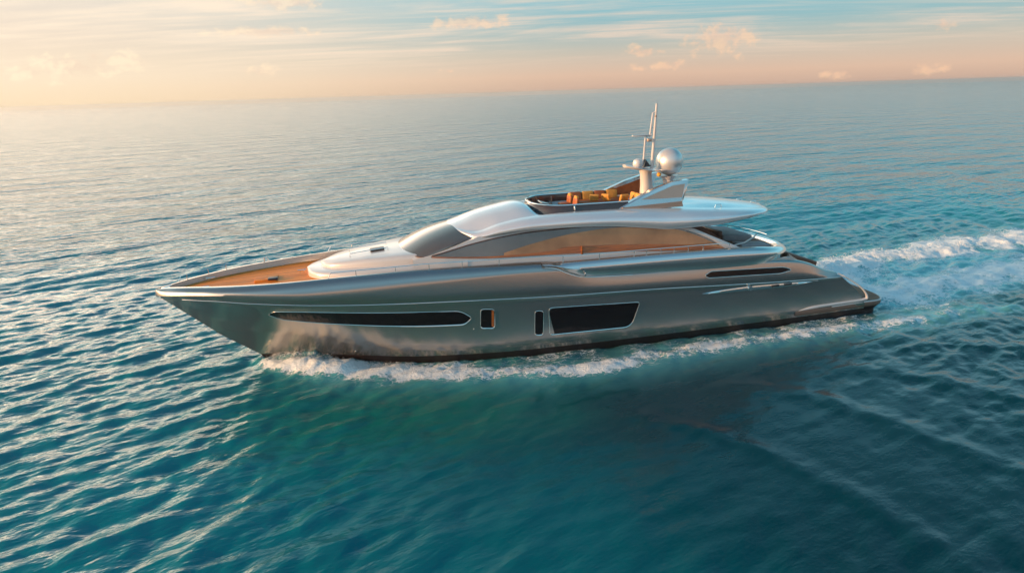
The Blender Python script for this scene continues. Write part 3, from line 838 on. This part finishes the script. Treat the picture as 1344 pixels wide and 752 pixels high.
def trunk(name, x0, x1, yf, zb, zt, edge, matl, crown=0.05):
    xs_ = cx(x0, x1, 44)
    P = []
    for x in xs_:
        y = max(float(yf(x)), 0.0); b = zb(x); t = zt(x)
        e = min(edge, y * 0.6)
        sec = [(y, b), (y, b + (t - b) * .55)] + [(y - e * (1 - math.cos(R(a))), b + (t - b) * (.55 + .45 * math.sin(R(a)))) for a in (30, 60, 90)]
        sec += [((y - e) * q, t + crown * (1 - q * q)) for q in (0.75, 0.5, 0.25, 0)]
        full = sec + [(-a, c) for a, c in sec[-2::-1]]
        P.append([(x, a, c) for a, c in full])
    M = Mesh(); M.grid(P); return M.build(name, matl, yacht, 40)


def nose_y(x0, table):
    tf = tab(*table)
    return lambda x: float(tf(x))


trunk('cabin_trunk', -10.72, -4.0, nose_y(-10.72, [(-10.72, 0.0), (-10.68, .45), (-10.5, 0.92), (-10.1, 1.38), (-9.3, 1.85), (-8, 2.25), (-6, 2.52), (-4, 2.68)]),
      lambda x: float(DECK(x)) - .05, lambda x: float(np.interp(x, [-10.72, -9.5, -7, -4], [4.14, 4.22, 4.38, 4.55])), 0.14, M_WHITE)
trunk('cabin_top', -10.1, -4.4, nose_y(-10.1, [(-10.1, 0.0), (-10.06, .28), (-9.9, 0.62), (-9.5, 1.02), (-8.7, 1.45), (-7.4, 1.9), (-6, 2.2), (-4.4, 2.45)]),
      lambda x: float(np.interp(x, [-10.1, -9.5, -7, -4], [4.15, 4.22, 4.38, 4.55])), lambda x: float(np.interp(x, [-10.1, -9.4, -8.2, -6.7, -4.4], [4.36, 4.50, 4.66, 4.78, 4.86])), 0.22, M_WHITE, 0.06)
# grab rail and skylight on top
for y in (-.75, .35):
    M = Mesh(); M.tube([(-8.85, y, 4.62), (-8.85, y, 4.78), (-7.2, y, 4.93), (-7.2, y, 4.78)], .018, 8); M.build('grab_rail', M_CHROME, yacht)
M = Mesh(); M.box((-7.65, -.35, 4.80), (.62, .5, .07), rot=Matrix.Rotation(R(-4), 3, 'Y'), bevel=.02); M.build('skylight', M_DKGREY, yacht)

# ---- deckhouse: side walls leaning in
ZROOFLIP = tab((-4.4, 5.6), (-4.2, 5.5), (-3.6, 5.30), (-2.4, 5.47), (-1.1, 5.58), (1.1, 5.56), (2.3, 5.50), (4.0, 5.30), (5.4, 5.14), (7.5, 5.14), (9.4, 5.28), (10.6, 5.34), (12.1, 5.28))
house_y = lambda x, z: 2.74 - 0.20 * (z - 4.3) - float(np.interp(x, [-6.6, -5, -2, 0], [0.30, 0.12, 0.02, 0.0]))
htop = lambda x: float(np.interp(x, [-6.3, -5.5, -3.7, -3.2, -1, 1, 3, 5, 6.5, 8.6], [4.62, 4.78, 5.34, 5.5, 5.62, 5.60, 5.45, 5.25, 5.10, 5.10]))
P = []
for x in np.linspace(-6.3, 6.3, 60):
    t = htop(x); sec = [(house_y(x, z), z) for z in np.linspace(3.5, t, 8)]
    sec += [(sec[-1][0] * q, t + 0.02) for q in (.7, .3, 0)]
    full = sec + [(-a, c) for a, c in sec[-2::-1]]
    P.append([(x, a, c) for a, c in full])
M = Mesh(); M.grid(P)
n0 = len(M.v); M.v += [tuple(p) for p in P[-1]]; M.f.append(tuple(range(n0, n0 + len(P[-1]))))
house = M.build('deckhouse', M_WHITE, yacht, 40)
# aft bulkhead with dark sliding doors
M = Mesh(); M.grid([[(6.325, y, z) for z in np.linspace(3.95, 5.0, 3)] for y in np.linspace(-2.3, 2.3, 3)]); M.build('sliding_door', M_GLASS, house)

# big lens shaped side glass
GU = tab((-5.55, 4.74), (-4.9, 4.88), (-3.6, 5.16), (-2.4, 5.34), (-1.07, 5.45), (1.4, 5.50), (3.2, 5.42), (4.7, 5.30), (5.6, 5.15), (6.5, 4.88), (7.5, 4.48), (8.35, 4.02))
GL = tab((-5.55, 4.70), (-2.8, 4.50), (0, 4.43), (2.4, 4.34), (5, 4.18), (8.35, 3.98))
ARC = tab((-2.6, 4.62), (-1.0, 4.98), (1.0, 5.28), (2.6, 5.36), (4.2, 5.30), (5.6, 5.12), (6.5, 4.85), (8.3, 4.0))
TH = tab((-5.55, 0.03), (-2.5, 0.07), (-0.4, 0.14), (0.6, 0.30), (4, 0.30), (7, 0.20), (8.35, 0.02))


def side_patch(name, xa, xb, lo, hi, off, matl, parent, n=60, rows=7, sides=(-1, 1)):
    for s in sides:
        M = Mesh(); P = []
        for x in np.linspace(xa, xb, n):
            a = float(lo(x)); b = max(float(hi(x)), a + 0.002)
            P.append([(x, s * (house_y(x, z) + off), z) for z in np.linspace(a, b, rows)])
        M.grid(P); M.build(name, matl, parent, 60)


side_patch('side_glass', -5.55, 8.35, GL, GU, 0.014, M_TINT, house)
side_patch('aft_side_glass', -2.4, 8.2, lambda x: GL(x) + .02, lambda x: np.minimum(ARC(x), GU(x) - .015), 0.020, M_BRONZE, house)
side_patch('wood_sill', -5.5, 8.25, lambda x: GL(x) - .01, lambda x: np.minimum(GL(x) + TH(x), GU(x) - .01), 0.034, M_WOOD, house)
for s in (-1, 1):
    M = Mesh(); M.tube([(x, s * (house_y(x, float(GU(x))) + .014), float(GU(x)) + .01) for x in np.linspace(-5.5, 5.4, 70)], .028, 6)
    M.build('gap_shadow_line', M_DKWOOD, house)  # dark line standing in for the shadow gap under the roof
    M = Mesh(); M.box((1.15, s * (house_y(1.15, 4.52) + .05), 4.52), (.10, .05, .38), bevel=.01); M.build('window_post', M_WOOD, house)

# sweeping pillars joining roof and deck
for s in (-1, 1):
    M = Mesh()
    up = tab((4.9, 5.36), (5.9, 5.36), (6.5, 5.13), (7.5, 4.68), (8.4, 4.28), (9.25, 3.90)); lo_ = tab((4.9, 5.30), (5.6, 5.17), (6.5, 4.90), (7.5, 4.48), (8.35, 3.98), (9.25, 3.84))
    P = []
    for x in np.linspace(4.9, 9.25, 30):
        a, b = float(lo_(x)), float(up(x))
        ya = house_y(x, a) + .05; yb = house_y(x, b) + .05
        P.append([(x, s * (ya - .14), a), (x, s * ya, a + .01), (x, s * (0.5 * (ya + yb) + .03), .5 * (a + b)), (x, s * yb, b - .01), (x, s * (yb - .16), b)])
    M.grid(P, closed_v=True, cap=True); M.build('roof_pillar', M_WHITE, yacht, 40)
    M = Mesh(); M.prism([(6.5, 5.16), (7.1, 5.16), (9.2, 3.8), (8.6, 3.8)], s * 2.18, s * 2.30); M.build('inner_pillar', M_DKWOOD, yacht)

# ---- windshield wrapped round the front of the house
P = []
for a in np.linspace(-1, 1, 41):
    q = abs(a); sg = 1 if a > 0 else -1
    ang = q * math.pi / 2
    lx = -6.72 + 1.15 * (1 - math.cos(ang)); ly = 2.42 * math.sin(ang) ** 0.9 if q > 0 else 0
    lz = 4.80 - 0.10 * math.sin(ang) ** 2
    ux = -4.30 + 0.72 * (1 - math.cos(ang)); uy = 2.30 * math.sin(ang) ** 0.9 if q > 0 else 0
    uz = 5.70 - 0.36 * math.sin(ang) ** 2
    row = []
    for t in np.linspace(0, 1, 9):
        bl = 0.12 * math.sin(math.pi * t)
        row.append((lx + (ux - lx) * t - 0.3 * bl, sg * (ly + (uy - ly) * t + 0.5 * bl * math.sin(ang)), lz + (uz - lz) * t + bl * 0.8))
    P.append(row)
M = Mesh(); M.grid(P); M.build('windshield', M_WIND, yacht, 50)
M = Mesh(); M.tube([r_[0] for r_ in P], .022, 6); M.build('windshield_trim', M_DKWOOD, yacht)

# ---- roof / flybridge moulding
RYE = tab((-4.42, 0.0), (-4.38, 0.55), (-4.22, 1.25), (-3.95, 1.85), (-3.6, 2.32), (-2.8, 2.62), (-1, 2.86), (2, 3.02), (6, 3.02), (8, 2.90), (9.6, 2.62), (10.6, 2.15), (11.25, 1.55), (11.6, 0.85), (11.76, 0.35), (11.8, 0.0))
RZS = tab((-4.42, 5.66), (-3.6, 5.55), (-2.4, 5.86), (-1.1, 6.06), (1, 6.15), (3, 6.13), (5, 6.03), (8, 5.82), (10, 5.66), (12.1, 5.44))
RZC = tab((-4.42, 5.68), (-3.9, 5.84), (-3.2, 6.08), (-2, 6.34), (-1.2, 6.46), (-0.85, 6.44), (-0.35, 5.80), (4.6, 5.80), (5.6, 6.02), (7.6, 6.02), (10.4, 5.76), (12.1, 5.46))
RW = tab((-4.42, 0.1), (-3.6, 0.5), (-1, 0.85), (4, 0.95), (9, 0.75), (12.1, 0.3))
P = []
xs_ = np.concatenate([cx(-4.42, -2.5, 24), np.linspace(-2.4, 9.8, 76), 9.9 + (11.8 - 9.9) * np.sin(np.linspace(0, math.pi / 2, 24))])
for x in xs_:
    ye = float(RYE(x)); zs_ = float(RZS(x)); zc_ = float(RZC(x)); zl = float(ZROOFLIP(x)); w = min(float(RW(x)), ye * .6)
    zl = min(zl, zs_ - 0.04); ysh = ye - w; ze = zl + 0.38 * (zs_ - zl)
    sec = [(0, zl + .06), (max(ye - .7, 0) * 1.0, zl + .05), (max(ye - .30, 0), zl)]
    for a in (-60, -30):
        sec.append((ye - .16 * (1 - math.cos(R(a))) * min(1, ye), ze + (ze - zl) * math.sin(R(a))))
    for a in (0, 14, 28, 42, 56, 70, 82, 90):
        sec.append((ysh + w * math.cos(R(a)), ze + (zs_ - ze) * math.sin(R(a))))
    for q in (.92, .8, .65, .5, .3, .15, 0):
        sec.append((ysh * q, zs_ + (zc_ - zs_) * (1 - q ** 2.2)))
    full = sec + [(-a, c) for a, c in sec[-2:0:-1]]
    P.append([(x, a, c) for a, c in full])
M = Mesh(); M.grid(P, closed_v=True)
roof = M.build('flybridge_roof', M_ROOF, yacht, 40)
# small fittings on the aft end of the roof
for (x, y) in ((8.2, -2.0), (10.9, .5), (11.2, -.3)):
    z = float(RZS(x)) + .02
    M = Mesh(); M.tube([(x - .14, y, z), (x - .1, y, z + .13), (x + .16, y, z + .15), (x + .2, y, z)], .025, 8); M.build('lifting_eye', M_CHROME, roof)

# ---- flybridge cockpit
COAM = []
for a in np.linspace(-90, 90, 31):
    COAM.append((1.05 - 1.62 * math.cos(R(a)) ** 0.85, 1.80 * math.sin(R(a)) if abs(a) < 90 else math.copysign(1.80, a)))
COAM = [(3.7, -1.86), (2.9, -1.86), (2.0, -1.84)] + COAM + [(2.0, 1.84), (2.9, 1.86), (3.7, 1.86)]
COAM = np.array(COAM)
cen = np.array([1.6, 0])
P = []
for x, y in COAM:
    d = np.array([x, y]) - cen; d = d / np.linalg.norm(d)
    if x > 1.3: d = np.array([0, math.copysign(1, y)])
    zt_ = 6.39; zb_ = 5.96
    o = lambda k, z: (x + d[0] * k, y + d[1] * k, z)
    P.append([o(0.16, zb_), o(0.10, zb_ + .2), o(0.02, zt_ - .03), o(0, zt_), o(-0.05, zt_), o(-.07, zt_ - .05), o(-.05, zb_)])
M = Mesh(); M.grid(P); co = M.build('cockpit_coaming', M_COAM, yacht, 40)
M = Mesh(); M.tube([(p[3][0], p[3][1], p[3][2] + .015) for p in P], .03, 8); M.build('coaming_rail', M_CHROME, co)
for (x, s) in ((1.1, -1), (1.1, 1)):
    M = Mesh(); M.box((x, s * 1.90, 6.27), (.07, .05, .20), rot=Matrix.Rotation(R(-s * -12), 3, 'X'), bevel=.015); M.build('coaming_post', M_CHROME, co)
M = Mesh(); M.grid([[(x, y, 5.87) for y in np.linspace(-1.78, 1.78, 3)] for x in np.linspace(-0.2, 5.0, 4)]); M.build('cockpit_sole', M_DKWOOD, yacht)
# curved low wind deflector of smoked glass round the front
P2 = []
for p in P[8:27]:
    q = np.array(p[3]); d = np.array([q[0] - cen[0], q[1] - cen[1]]); d /= np.linalg.norm(d)
    P2.append([(q[0], q[1], 6.40), (q[0] - d[0] * .05, q[1] - d[1] * .05, 6.46)])
M = Mesh(); M.grid(P2); M.build('wind_deflector', M_COAM, co)


def rbox(name, c, size, m, bevel=.05, rot=None, parent=yacht):
    M = Mesh(); M.box(c, size, rot=rot, bevel=bevel, seg=4); return M.build(name, m, parent, 50)


# helm and seats
rbox('helm_console', (0.42, 0.55, 6.28), (.55, 1.5, .42), M_COAM, .08, Matrix.Rotation(R(12), 3, 'Y'))
M = Mesh(); M.tube([(0.78 + .03 * math.cos(a), .55 + .19 * math.cos(a), 6.52 + .19 * math.sin(a)) for a in np.linspace(0, 2 * math.pi, 25)[:-1]], .018, 6, closed=True)
M.tube([(.55, .55, 6.44), (.78, .55, 6.52)], .025, 6); M.build('steering_wheel', M_DKGREY, yacht)


def helm_seat(y):
    b = rbox('helm_seat', (1.45, y, 6.30), (.52, .55, .20), M_ORANGE, .06)
    rbox('seat_back', (1.72, y, 6.52), (.16, .54, .40), M_ORANGE, .06, Matrix.Rotation(R(8), 3, 'Y'), b)
    rbox('headrest', (1.74, y, 6.74), (.15, .34, .15), M_YELLOW, .05, None, b)
    M = Mesh(); M.lathe((1.45, y, 6.06), [(.16, 0), (.16, .03), (.06, .05), (.06, .16)], 14); M.build('seat_pedestal', M_DKGREY, b)


helm_seat(.55); helm_seat(-.35)
rbox('forward_bench', (0.35, -0.85, 6.24), (.62, 1.1, .32), M_ORANGE, .07)
# L shaped sofa: base, back, cushions
sofa = rbox('flybridge_sofa', (3.3, 0.95, 6.21), (2.6, .85, .28), M_ORANGE, .05)
for i in range(4):
    rbox('sofa_backrest', (2.35 + .64 * i, 1.52, 6.50), (.60, .20, .44), M_YELLOW if i % 2 else M_ORANGE, .07, Matrix.Rotation(R(-9), 3, 'X'), sofa)
rbox('sofa_return', (4.55, -0.25, 6.21), (.8, 1.6, .28), M_ORANGE, .05, None, sofa)
for i in range(3):
    rbox('sofa_backrest', (4.92, -.85 + .55 * i, 6.50), (.20, .52, .44), M_YELLOW, .07, Matrix.Rotation(R(9), 3, 'Y'), sofa)
tb = rbox('cockpit_table', (2.55, -0.55, 6.40), (.85, .6, .05), M_WOOD, .02)
M = Mesh(); M.tube([(2.55, -.55, 6.06), (2.55, -.55, 6.39)], .05, 10); M.build('table_leg', M_CHROME, tb)
for c, rz, lab in (((3.05, .75, 6.47), 15, 'amber throw cushion on the flybridge sofa, nearest the helm seats'),
                   ((3.62, .62, 6.48), -20, 'amber throw cushion in the middle of the flybridge sofa'),
                   ((4.35, .1, 6.48), 35, 'amber throw cushion on the flybridge sofa corner, nearest the radar mast')):
    M = Mesh(); M.box((0, 0, 0), (.16, .46, .40), bevel=.07, seg=4)
    o = M.build('cushion', M_YELLOW, None, 60); o.location = c; o.rotation_euler = (0, R(-24), R(rz + 60))
    tag(o, lab, 'cushion', 'cushions on the flybridge sofa')

for o_ in list(col.objects):
    if o_.name.split('.')[0] in ('helm_console', 'steering_wheel', 'helm_seat', 'forward_bench', 'flybridge_sofa', 'sofa_return', 'cockpit_table', 'cushion'):
        o_.location.z -= 0.24

# ---- raked fins at the back of the cockpit
for s in (-1, 1):
    fin = [(3.15, 6.10), (3.9, 6.42), (5.0, 6.86), (5.9, 7.12), (6.78, 7.20), (6.66, 6.8), (6.44, 6.30), (6.2, 6.06)]
    M = Mesh(); n = len(fin)
    outer = [(x, s * (1.98 - .22 * (z - 6.1)), z) for x, z in fin]
    cxz = np.mean(fin, 0)
    mid = [(cxz[0] + (x - cxz[0]) * .90, s * (2.03 - .22 * (z - 6.1)), cxz[1] + (z - cxz[1]) * .80 - .03) for x, z in fin]
    inner = [(x, s * (1.72 - .22 * (z - 6.1)), z) for x, z in fin]
    M.v = outer + mid + inner
    M.f = [tuple(range(n, 2 * n))] + [(i, (i + 1) % n, n + (i + 1) % n, n + i) for i in range(n)] + [(i, (i + 1) % n, 2 * n + (i + 1) % n, 2 * n + i) for i in range(n)] + [tuple(range(2 * n, 3 * n))]
    fo = M.build('radar_arch_fin', M_SILVER, yacht, 20)
    M = Mesh(); pn = [(4.3, 6.44), (5.95, 6.98), (6.55, 7.02), (6.36, 6.42)]
    M.add([(x, s * (2.035 - .22 * (z - 6.1)), z) for x, z in pn], [(0, 1, 2, 3)]); M.build('fin_panel', M_BRONZEP, fo, 30)
    M = Mesh(); pn = [(3.5, 6.18), (4.0, 6.36), (5.8, 6.90), (6.3, 6.62), (6.2, 6.12)]
    M.add([(x, s * (1.712 - .22 * (z - 6.1)), z) for x, z in pn], [(0, 1, 2, 3, 4)]); M.build('fin_lining', M_ORANGE, fo, 30)
    M = Mesh(); M.prism([(3.3, 6.02), (3.35, 6.16), (6.3, 6.26), (6.35, 6.02)], s * 1.90, s * 2.10); M.build('fin_base', M_BRONZEP, fo)

# ---- mast with its domes and aerials
mast = Mesh()
P = []
for z, a, b, xc in ((5.95, .46, .40, 5.55), (6.3, .36, .34, 5.50), (6.9, .30, .28, 5.46), (7.35, .28, .28, 5.42), (7.6, .34, .32, 5.42)):
    P.append([(xc + a * math.cos(t), b * math.sin(t), z) for t in np.linspace(0, 2 * math.pi, 21)[:-1]])
mast.grid(P, closed_v=True, cap=True)
mo = mast.build('radar_mast', M_WHITE, yacht, 40)
P = []
for x in np.linspace(4.30, 6.55, 14):
    hw = float(np.interp(x, [4.3, 4.6, 5.4, 6.2, 6.55], [.25, .85, .95, .6, .3])); z = float(np.interp(x, [4.3, 5.2, 6.55], [7.80, 7.62, 7.50]))
    P.append([(x, -hw, z), (x, -hw * .8, z - .06), (x, 0, z - .10), (x, hw * .8, z - .06), (x, hw, z), (x, hw * .7, z + .04), (x, 0, z + .06), (x, -hw * .7, z + .04)])
M = Mesh(); M.grid(P, closed_v=True, cap=True); M.build('spreader_wing', M_WHITE, mo, 45)
M = Mesh(); M.lathe((6.62, 0, 5.95), [(.34, 0), (.26, .3), (.22, .7), (.26, 1.05), (.40, 1.22), (.46, 1.27)], 22); M.build('dome_pedestal', M_WHITE, mo)
M = Mesh(); M.sphere((6.66, 0, 7.88), .66, 32, 22); M.build('radar_dome', M_DOME, mo)
M = Mesh(); M.lathe((4.95, -.1, 7.70), [(.20, 0), (.23, .05), (.25, .22), (.20, .34), (.10, .40), (.0, .42)], 20); M.build('small_radar_dome', M_WHITE, mo)
M = Mesh(); M.tube([(5.72, 0, 7.55), (5.82, 0, 9.2), (5.90, 0, 10.62)], [.085, .07, .05], 10); M.build('aerial_pole', M_WHITE, mo)
M = Mesh(); M.tube([(5.28, .05, 7.6), (5.38, .05, 9.1), (5.68, .02, 9.2)], .045, 8)
M.tube([(5.60, .05, 9.1), (5.72, .02, 10.2), (5.86, 0, 10.25)], .038, 8)
M.tube([(5.62, .05, 9.55), (5.84, 0, 9.6)], .022, 8); M.build('aerial_bracket', M_WHITE, mo)
M = Mesh(); M.box((5.12, .05, 9.18), (.85, .14, .07), bevel=.02); M.build('radar_bar', M_WHITE, mo)
M = Mesh(); M.box((5.55, 0, 8.95), (.22, .2, .16), bevel=.04); M.build('nav_light', M_BRONZEP, mo)
M = Mesh(); M.box((5.86, 0, 10.05), (.1, .12, .1), bevel=.02); M.build('nav_light', M_BRONZEP, mo)
M = Mesh(); M.sphere((5.98, -.28, 7.32), .11, 14, 10); M.build('deck_light', M_LAMP, mo)
M = Mesh(); M.prism([(5.25, 7.68), (5.62, 7.72), (5.35, 8.05)], -.12, .12); M.build('mast_gusset', M_DKGREY, mo)

# ---- upper deck: overhanging band running aft and round the stern
def wing_path():
    pts = [(x, -3.68) for x in np.linspace(-0.9, 8.6, 50)]
    a = np.linspace(-90, 90, 61)
    e = 2 / 2.5
    for t in a[1:-1]:
        c = math.cos(R(t)); s_ = math.sin(R(t))
        pts.append((8.6 + 3.85 * abs(c) ** e, math.copysign(3.68 * abs(s_) ** e, s_)))
    pts += [(x, 3.68) for x in np.linspace(8.6, -0.9, 50)]
    return np.array(pts)


WP = wing_path()
WZT = tab((-0.9, 4.22), (1, 4.21), (5, 4.19), (8, 4.14), (9.7, 4.06), (11, 3.90), (11.9, 3.78), (12.45, 3.74))
WZL = tab((-0.9, 4.12), (-0.4, 4.02), (0.2, 3.74), (0.9, 3.52), (1.8, 3.46), (4, 3.40), (8, 3.28), (10.5, 3.27), (11.8, 3.38), (12.45, 3.45))
T = np.gradient(WP, axis=0); T /= np.linalg.norm(T, axis=1)[:, None]
Nn = np.stack([T[:, 1], -T[:, 0]], -1)
P = []
for (x, y), nrm in zip(WP, Nn):
    zt_ = float(WZT(x)); zl = float(WZL(x)); hh = zt_ - zl
    k_ = min(1.0, (x + 0.95) / 1.2); k_ = max(k_, 0.04)
    pr = [(-.52, zt_ - .34), (-.46, zt_ - .04), (-.42, zt_), (-.32, zt_ + .015), (-.20, zt_ - .02), (-.10, zt_ - .08), (-.03, zt_ - .2 * min(1, hh / .6)),
          (0.0, zt_ - .30 * min(1, hh / .6)), (-.035, zl + hh * .4), (-.075, zl + hh * .2), (-.125, zl + .03), (-.18, zl), (-.5, zl + .01)]
    base = -0.12 * (1 - k_)
    P.append([(x + nrm[0] * (q + base), y + nrm[1] * (q + base), z) for q, z in pr])
M = Mesh(); M.grid(P); wing = M.build('upper_deck_band', M_SILVER, yacht, 35)
# chrome line under its front sweep
for s in (-1, 1):
    M = Mesh(); xs_ = np.linspace(-1.6, 3.2, 40)
    M.tube([(x, s * (3.60 if x < -.9 else 3.61), float(WZL(x)) - (.0 if x > -.9 else -0.02 * 0)) for x in xs_[6:]], .014, 6); M.build('band_trim', M_CHROME, wing)
    M = Mesh(); M.box((0.95, s * 3.70, 3.66), (.07, .05, .16), bevel=.02); M.build('side_light', M_CHROME, wing)
# upper deck floor, aft lounge
M = Mesh(); ring = [(x - 0.30 * (x - 6) / 6.5 if x > 6 else x, y * .88) for x, y in WP if x > 3]
n = len(ring); M.add([(x, y, float(np.interp(x, [3, 9, 12.2], [3.84, 3.80, 3.50]))) for x, y in ring], [])
half = n // 2
M.f = [(i, i + 1, n - 2 - i, n - 1 - i) for i in range(half - 1)]
M.build('upper_deck_floor', M_DTEAK, yacht, 40)
lounge = rbox('aft_lounge', (10.4, 0.9, 3.86), (1.7, 2.6, .34), M_GREY, .08, Matrix.Rotation(R(4), 3, 'Y'))
rbox('lounge_backrest', (9.45, 0.9, 4.05), (.22, 2.6, .5), M_DKWOOD, .06, Matrix.Rotation(R(-8), 3, 'Y'), lounge)
rbox('side_bench', (10.2, -1.9, 3.80), (1.6, .9, .30), M_GREY, .07, Matrix.Rotation(R(4), 3, 'Y'))
M = Mesh(); M.tube([(8.9, -2.3, 3.98), (9.6, -2.2, 4.05), (10.6, -1.5, 4.12), (10.8, -1.4, 4.22)], .04, 8); M.build('seat_edge', M_WHITE, lounge)
# dark wood panels inside the stern coaming
sel = [(p, nrm) for p, nrm in zip(P, Nn) if p[0][0] > 9.2]
for i0, i1 in ((34, 42), (44, 52), (54, 58)):
    if i1 < len(sel):
        M = Mesh(); M.grid([[(p[1][0] - nrm[0] * .012, p[1][1] - nrm[1] * .012, p[1][2] - .02), (p[0][0] - nrm[0] * .02, p[0][1] - nrm[1] * .02, p[0][2] + .03)] for p, nrm in sel[i0:i1]])
        M.build('coaming_panel', M_DKWOOD, wing, 40)
sr = Mesh(); pts = [(p[3][0], p[3][1], p[3][2] + .16) for p, nrm in sel[26:-8]]
sr.tube(pts, .018, 8); sro = sr.build('stern_rail', M_CHROME, yacht)
for p, nrm in sel[28:-8:6]:
    M = Mesh(); M.tube([(p[3][0], p[3][1], p[3][2] - .02), (p[3][0], p[3][1], p[3][2] + .16)], .017, 8); M.build('stanchion', M_CHROME, sro)

# ---- stern: supports, sun pad, steps, bathing platform
for s in (-1, 1):
    M = Mesh(); M.prism([(10.5, 3.36), (11.55, 3.40), (12.35, 3.0), (10.9, 3.12)], s * 3.02, s * 3.16); M.build('overhang_bracket', M_WHITE, yacht)
    M = Mesh(); M.tube([(11.6, s * 2.9, 3.42), (12.9, s * 2.75, 2.62)], .06, 8); M.lathe((12.95, s * 2.75, 2.5), [(.12, 0), (.12, .1), (.07, .16)], 12); M.build('stern_post', M_BRONZEP, yacht)
rbox('sun_pad', (13.1, 0.3, 2.84), (1.9, 4.6, .30), M_TEAKPAD, .08, Matrix.Rotation(R(19), 3, 'Y'))
# platform
out = []
for a in np.linspace(-90, 90, 41):
    c = math.cos(R(a)); s_ = math.sin(R(a)); out.append((16.1 + 1.52 * abs(c) ** 0.42, math.copysign(3.22 * abs(s_) ** 0.55, s_)))
out = [(11.9, -3.40), (14, -3.36)] + out + [(14, 3.36), (11.9, 3.40)]
out = np.array(out); no = len(out)
M = Mesh(); cen2 = np.array([13.5, 0.0])


def inset(k):
    d = out - cen2; L_ = np.linalg.norm(d, axis=1)[:, None]
    return out - d / L_ * k


R_ = [(0.55, 0.10), (0.25, 0.28), (0.03, 0.46), (0.0, 0.54), (0.0, 0.66), (0.03, 0.72), (0.10, 0.74)]
M.grid([[(*p, z) for p in inset(k_)] for k_, z in R_])
M.build('swim_platform', M_PLAT, yacht, 40)
M = Mesh(); q = inset(0.10); M.add([(*p, 0.742) for p in q], [(i, i + 1, no - 2 - i, no - 1 - i) for i in range(no // 2)]); M.build('platform_deck', M_DTEAK, yacht)
M = Mesh(); q = inset(0.012); M.tube([(*p, .70) for p in q[1:-1]], .035, 8); M.build('platform_trim', M_WHITE, yacht)
M = Mesh(); M.grid([[(*p, z) for p in inset(k_)] for k_, z in [(0.30, -0.3), (0.28, 0.2), (0.06, 0.44)]]); M.build('platform_underside', M_BOOT, yacht)
# transom steps
for i in range(4):
    rbox('transom_step', (15.75 - .42 * i, 2.2, 0.98 + .34 * i), (.5, 1.3, .10), M_DTEAK, .02)


# ================================================================== SPRAY
def spray(name, spots, matl):
    """loose clots of white water thrown up, each an irregular small lump"""
    base = bmesh.new(); bmesh.ops.create_icosphere(base, subdivisions=1, radius=1.0)
    bv = np.array([v.co for v in base.verts]); bf = [[v.index for v in q.verts] for q in base.faces]; base.free()
    V = []; F = []; o = 0
    for c, s_ in spots:
        j = bv * (1 + rng.uniform(-.35, .35, (len(bv), 1))) * s_ * np.array([rng.uniform(.9, 2.6), rng.uniform(.8, 1.2), rng.uniform(.5, 1.2)])
        V.append(j + c); F += [[i + o for i in q] for q in bf]; o += len(bv)
    me = bpy.data.meshes.new(name); me.from_pydata(np.concatenate(V).tolist(), [], F)
    me.materials.append(matl); me.polygons.foreach_set('use_smooth', [True] * len(me.polygons)); me.update()
    ob = bpy.data.objects.new(name, me); col.objects.link(ob); return tag(ob, kind='stuff')


M_FOAM = bpy.data.materials.new('white_water'); M_FOAM.use_nodes = True
k_ = NT(M_FOAM.node_tree); k_.n.clear()
a_ = k_.add('ShaderNodeBsdfDiffuse'); a_.inputs[0].default_value = (0.88, 0.88, 0.88, 1)
b_ = k_.add('ShaderNodeBsdfTranslucent'); b_.inputs[0].default_value = (0.88, 0.88, 0.88, 1)
x_ = k_.add('ShaderNodeMixShader'); x_.inputs[0].default_value = 0.5; k_.l.new(a_.outputs[0], x_.inputs[1]); k_.l.new(b_.outputs[0], x_.inputs[2])
o_ = k_.add('ShaderNodeOutputMaterial'); k_.l.new(x_.outputs[0], o_.inputs[0])
spots = []
for s in (-1, 1):
    for i in range(5000):
        t = rng.random() ** 1.9                                  # 0 at the stem, 1 well aft
        x = -12.7 + 6.0 * t + rng.normal(0, .10)
        env = math.exp(-((x + 11.4) / 1.5) ** 2)
        z = 0.06 + (0.10 + 0.50 * env) * rng.random() ** 1.7
        y0 = max(hull_y(x, min(max(z, 0.38), 2.0)) if x > -13.2 else 0.0, float(YW(x)))
        d = 0.03 + abs(rng.normal(0, .40)) * (0.3 + 0.9 * min(t * 4, 1)) * (0.5 + 0.8 * (1 - z))
        sz = 0.004 + 0.011 * rng.random() ** 3
        spots.append((np.array([x + .35 * z, s * (y0 + d), z]), sz))
spray('bow_spray', spots, M_FOAM)
spots = []
for i in range(1100):
    x = 18.0 + 22 * rng.random() ** 1.3
    yc = np.interp(x, [17.8, 20, 24, 28, 33, 42], [3.4, 4.6, 6.3, 6.6, 6.9, 8.4]) + rng.normal(0, .6)
    spots.append((np.array([x, yc, .12 + .5 * math.exp(-(x - 18) / 16) * rng.random()]), 0.010 + .030 * rng.random() ** 3))
spray('stern_spray', spots, M_FOAM)

# ================================================================== AIR
HAZE = 0.00048


def build_haze():
    m = bpy.data.materials.new('sea_air'); m.use_nodes = True
    k = NT(m.node_tree); k.n.clear()
    v = k.add('ShaderNodeVolumePrincipled')
    v.inputs['Color'].default_value = (0.97, 0.95, 0.91, 1); v.inputs['Density'].default_value = HAZE; v.inputs['Anisotropy'].default_value = 0.55
    out = k.add('ShaderNodeOutputMaterial'); k.l.new(v.outputs[0], out.inputs['Volume'])
    M = Mesh(); M.box((0, 300, 5.2), (5800, 5800, 14.8))
    hz = M.build('haze', m, None, smooth=False); tag(hz, kind='stuff')


build_haze()
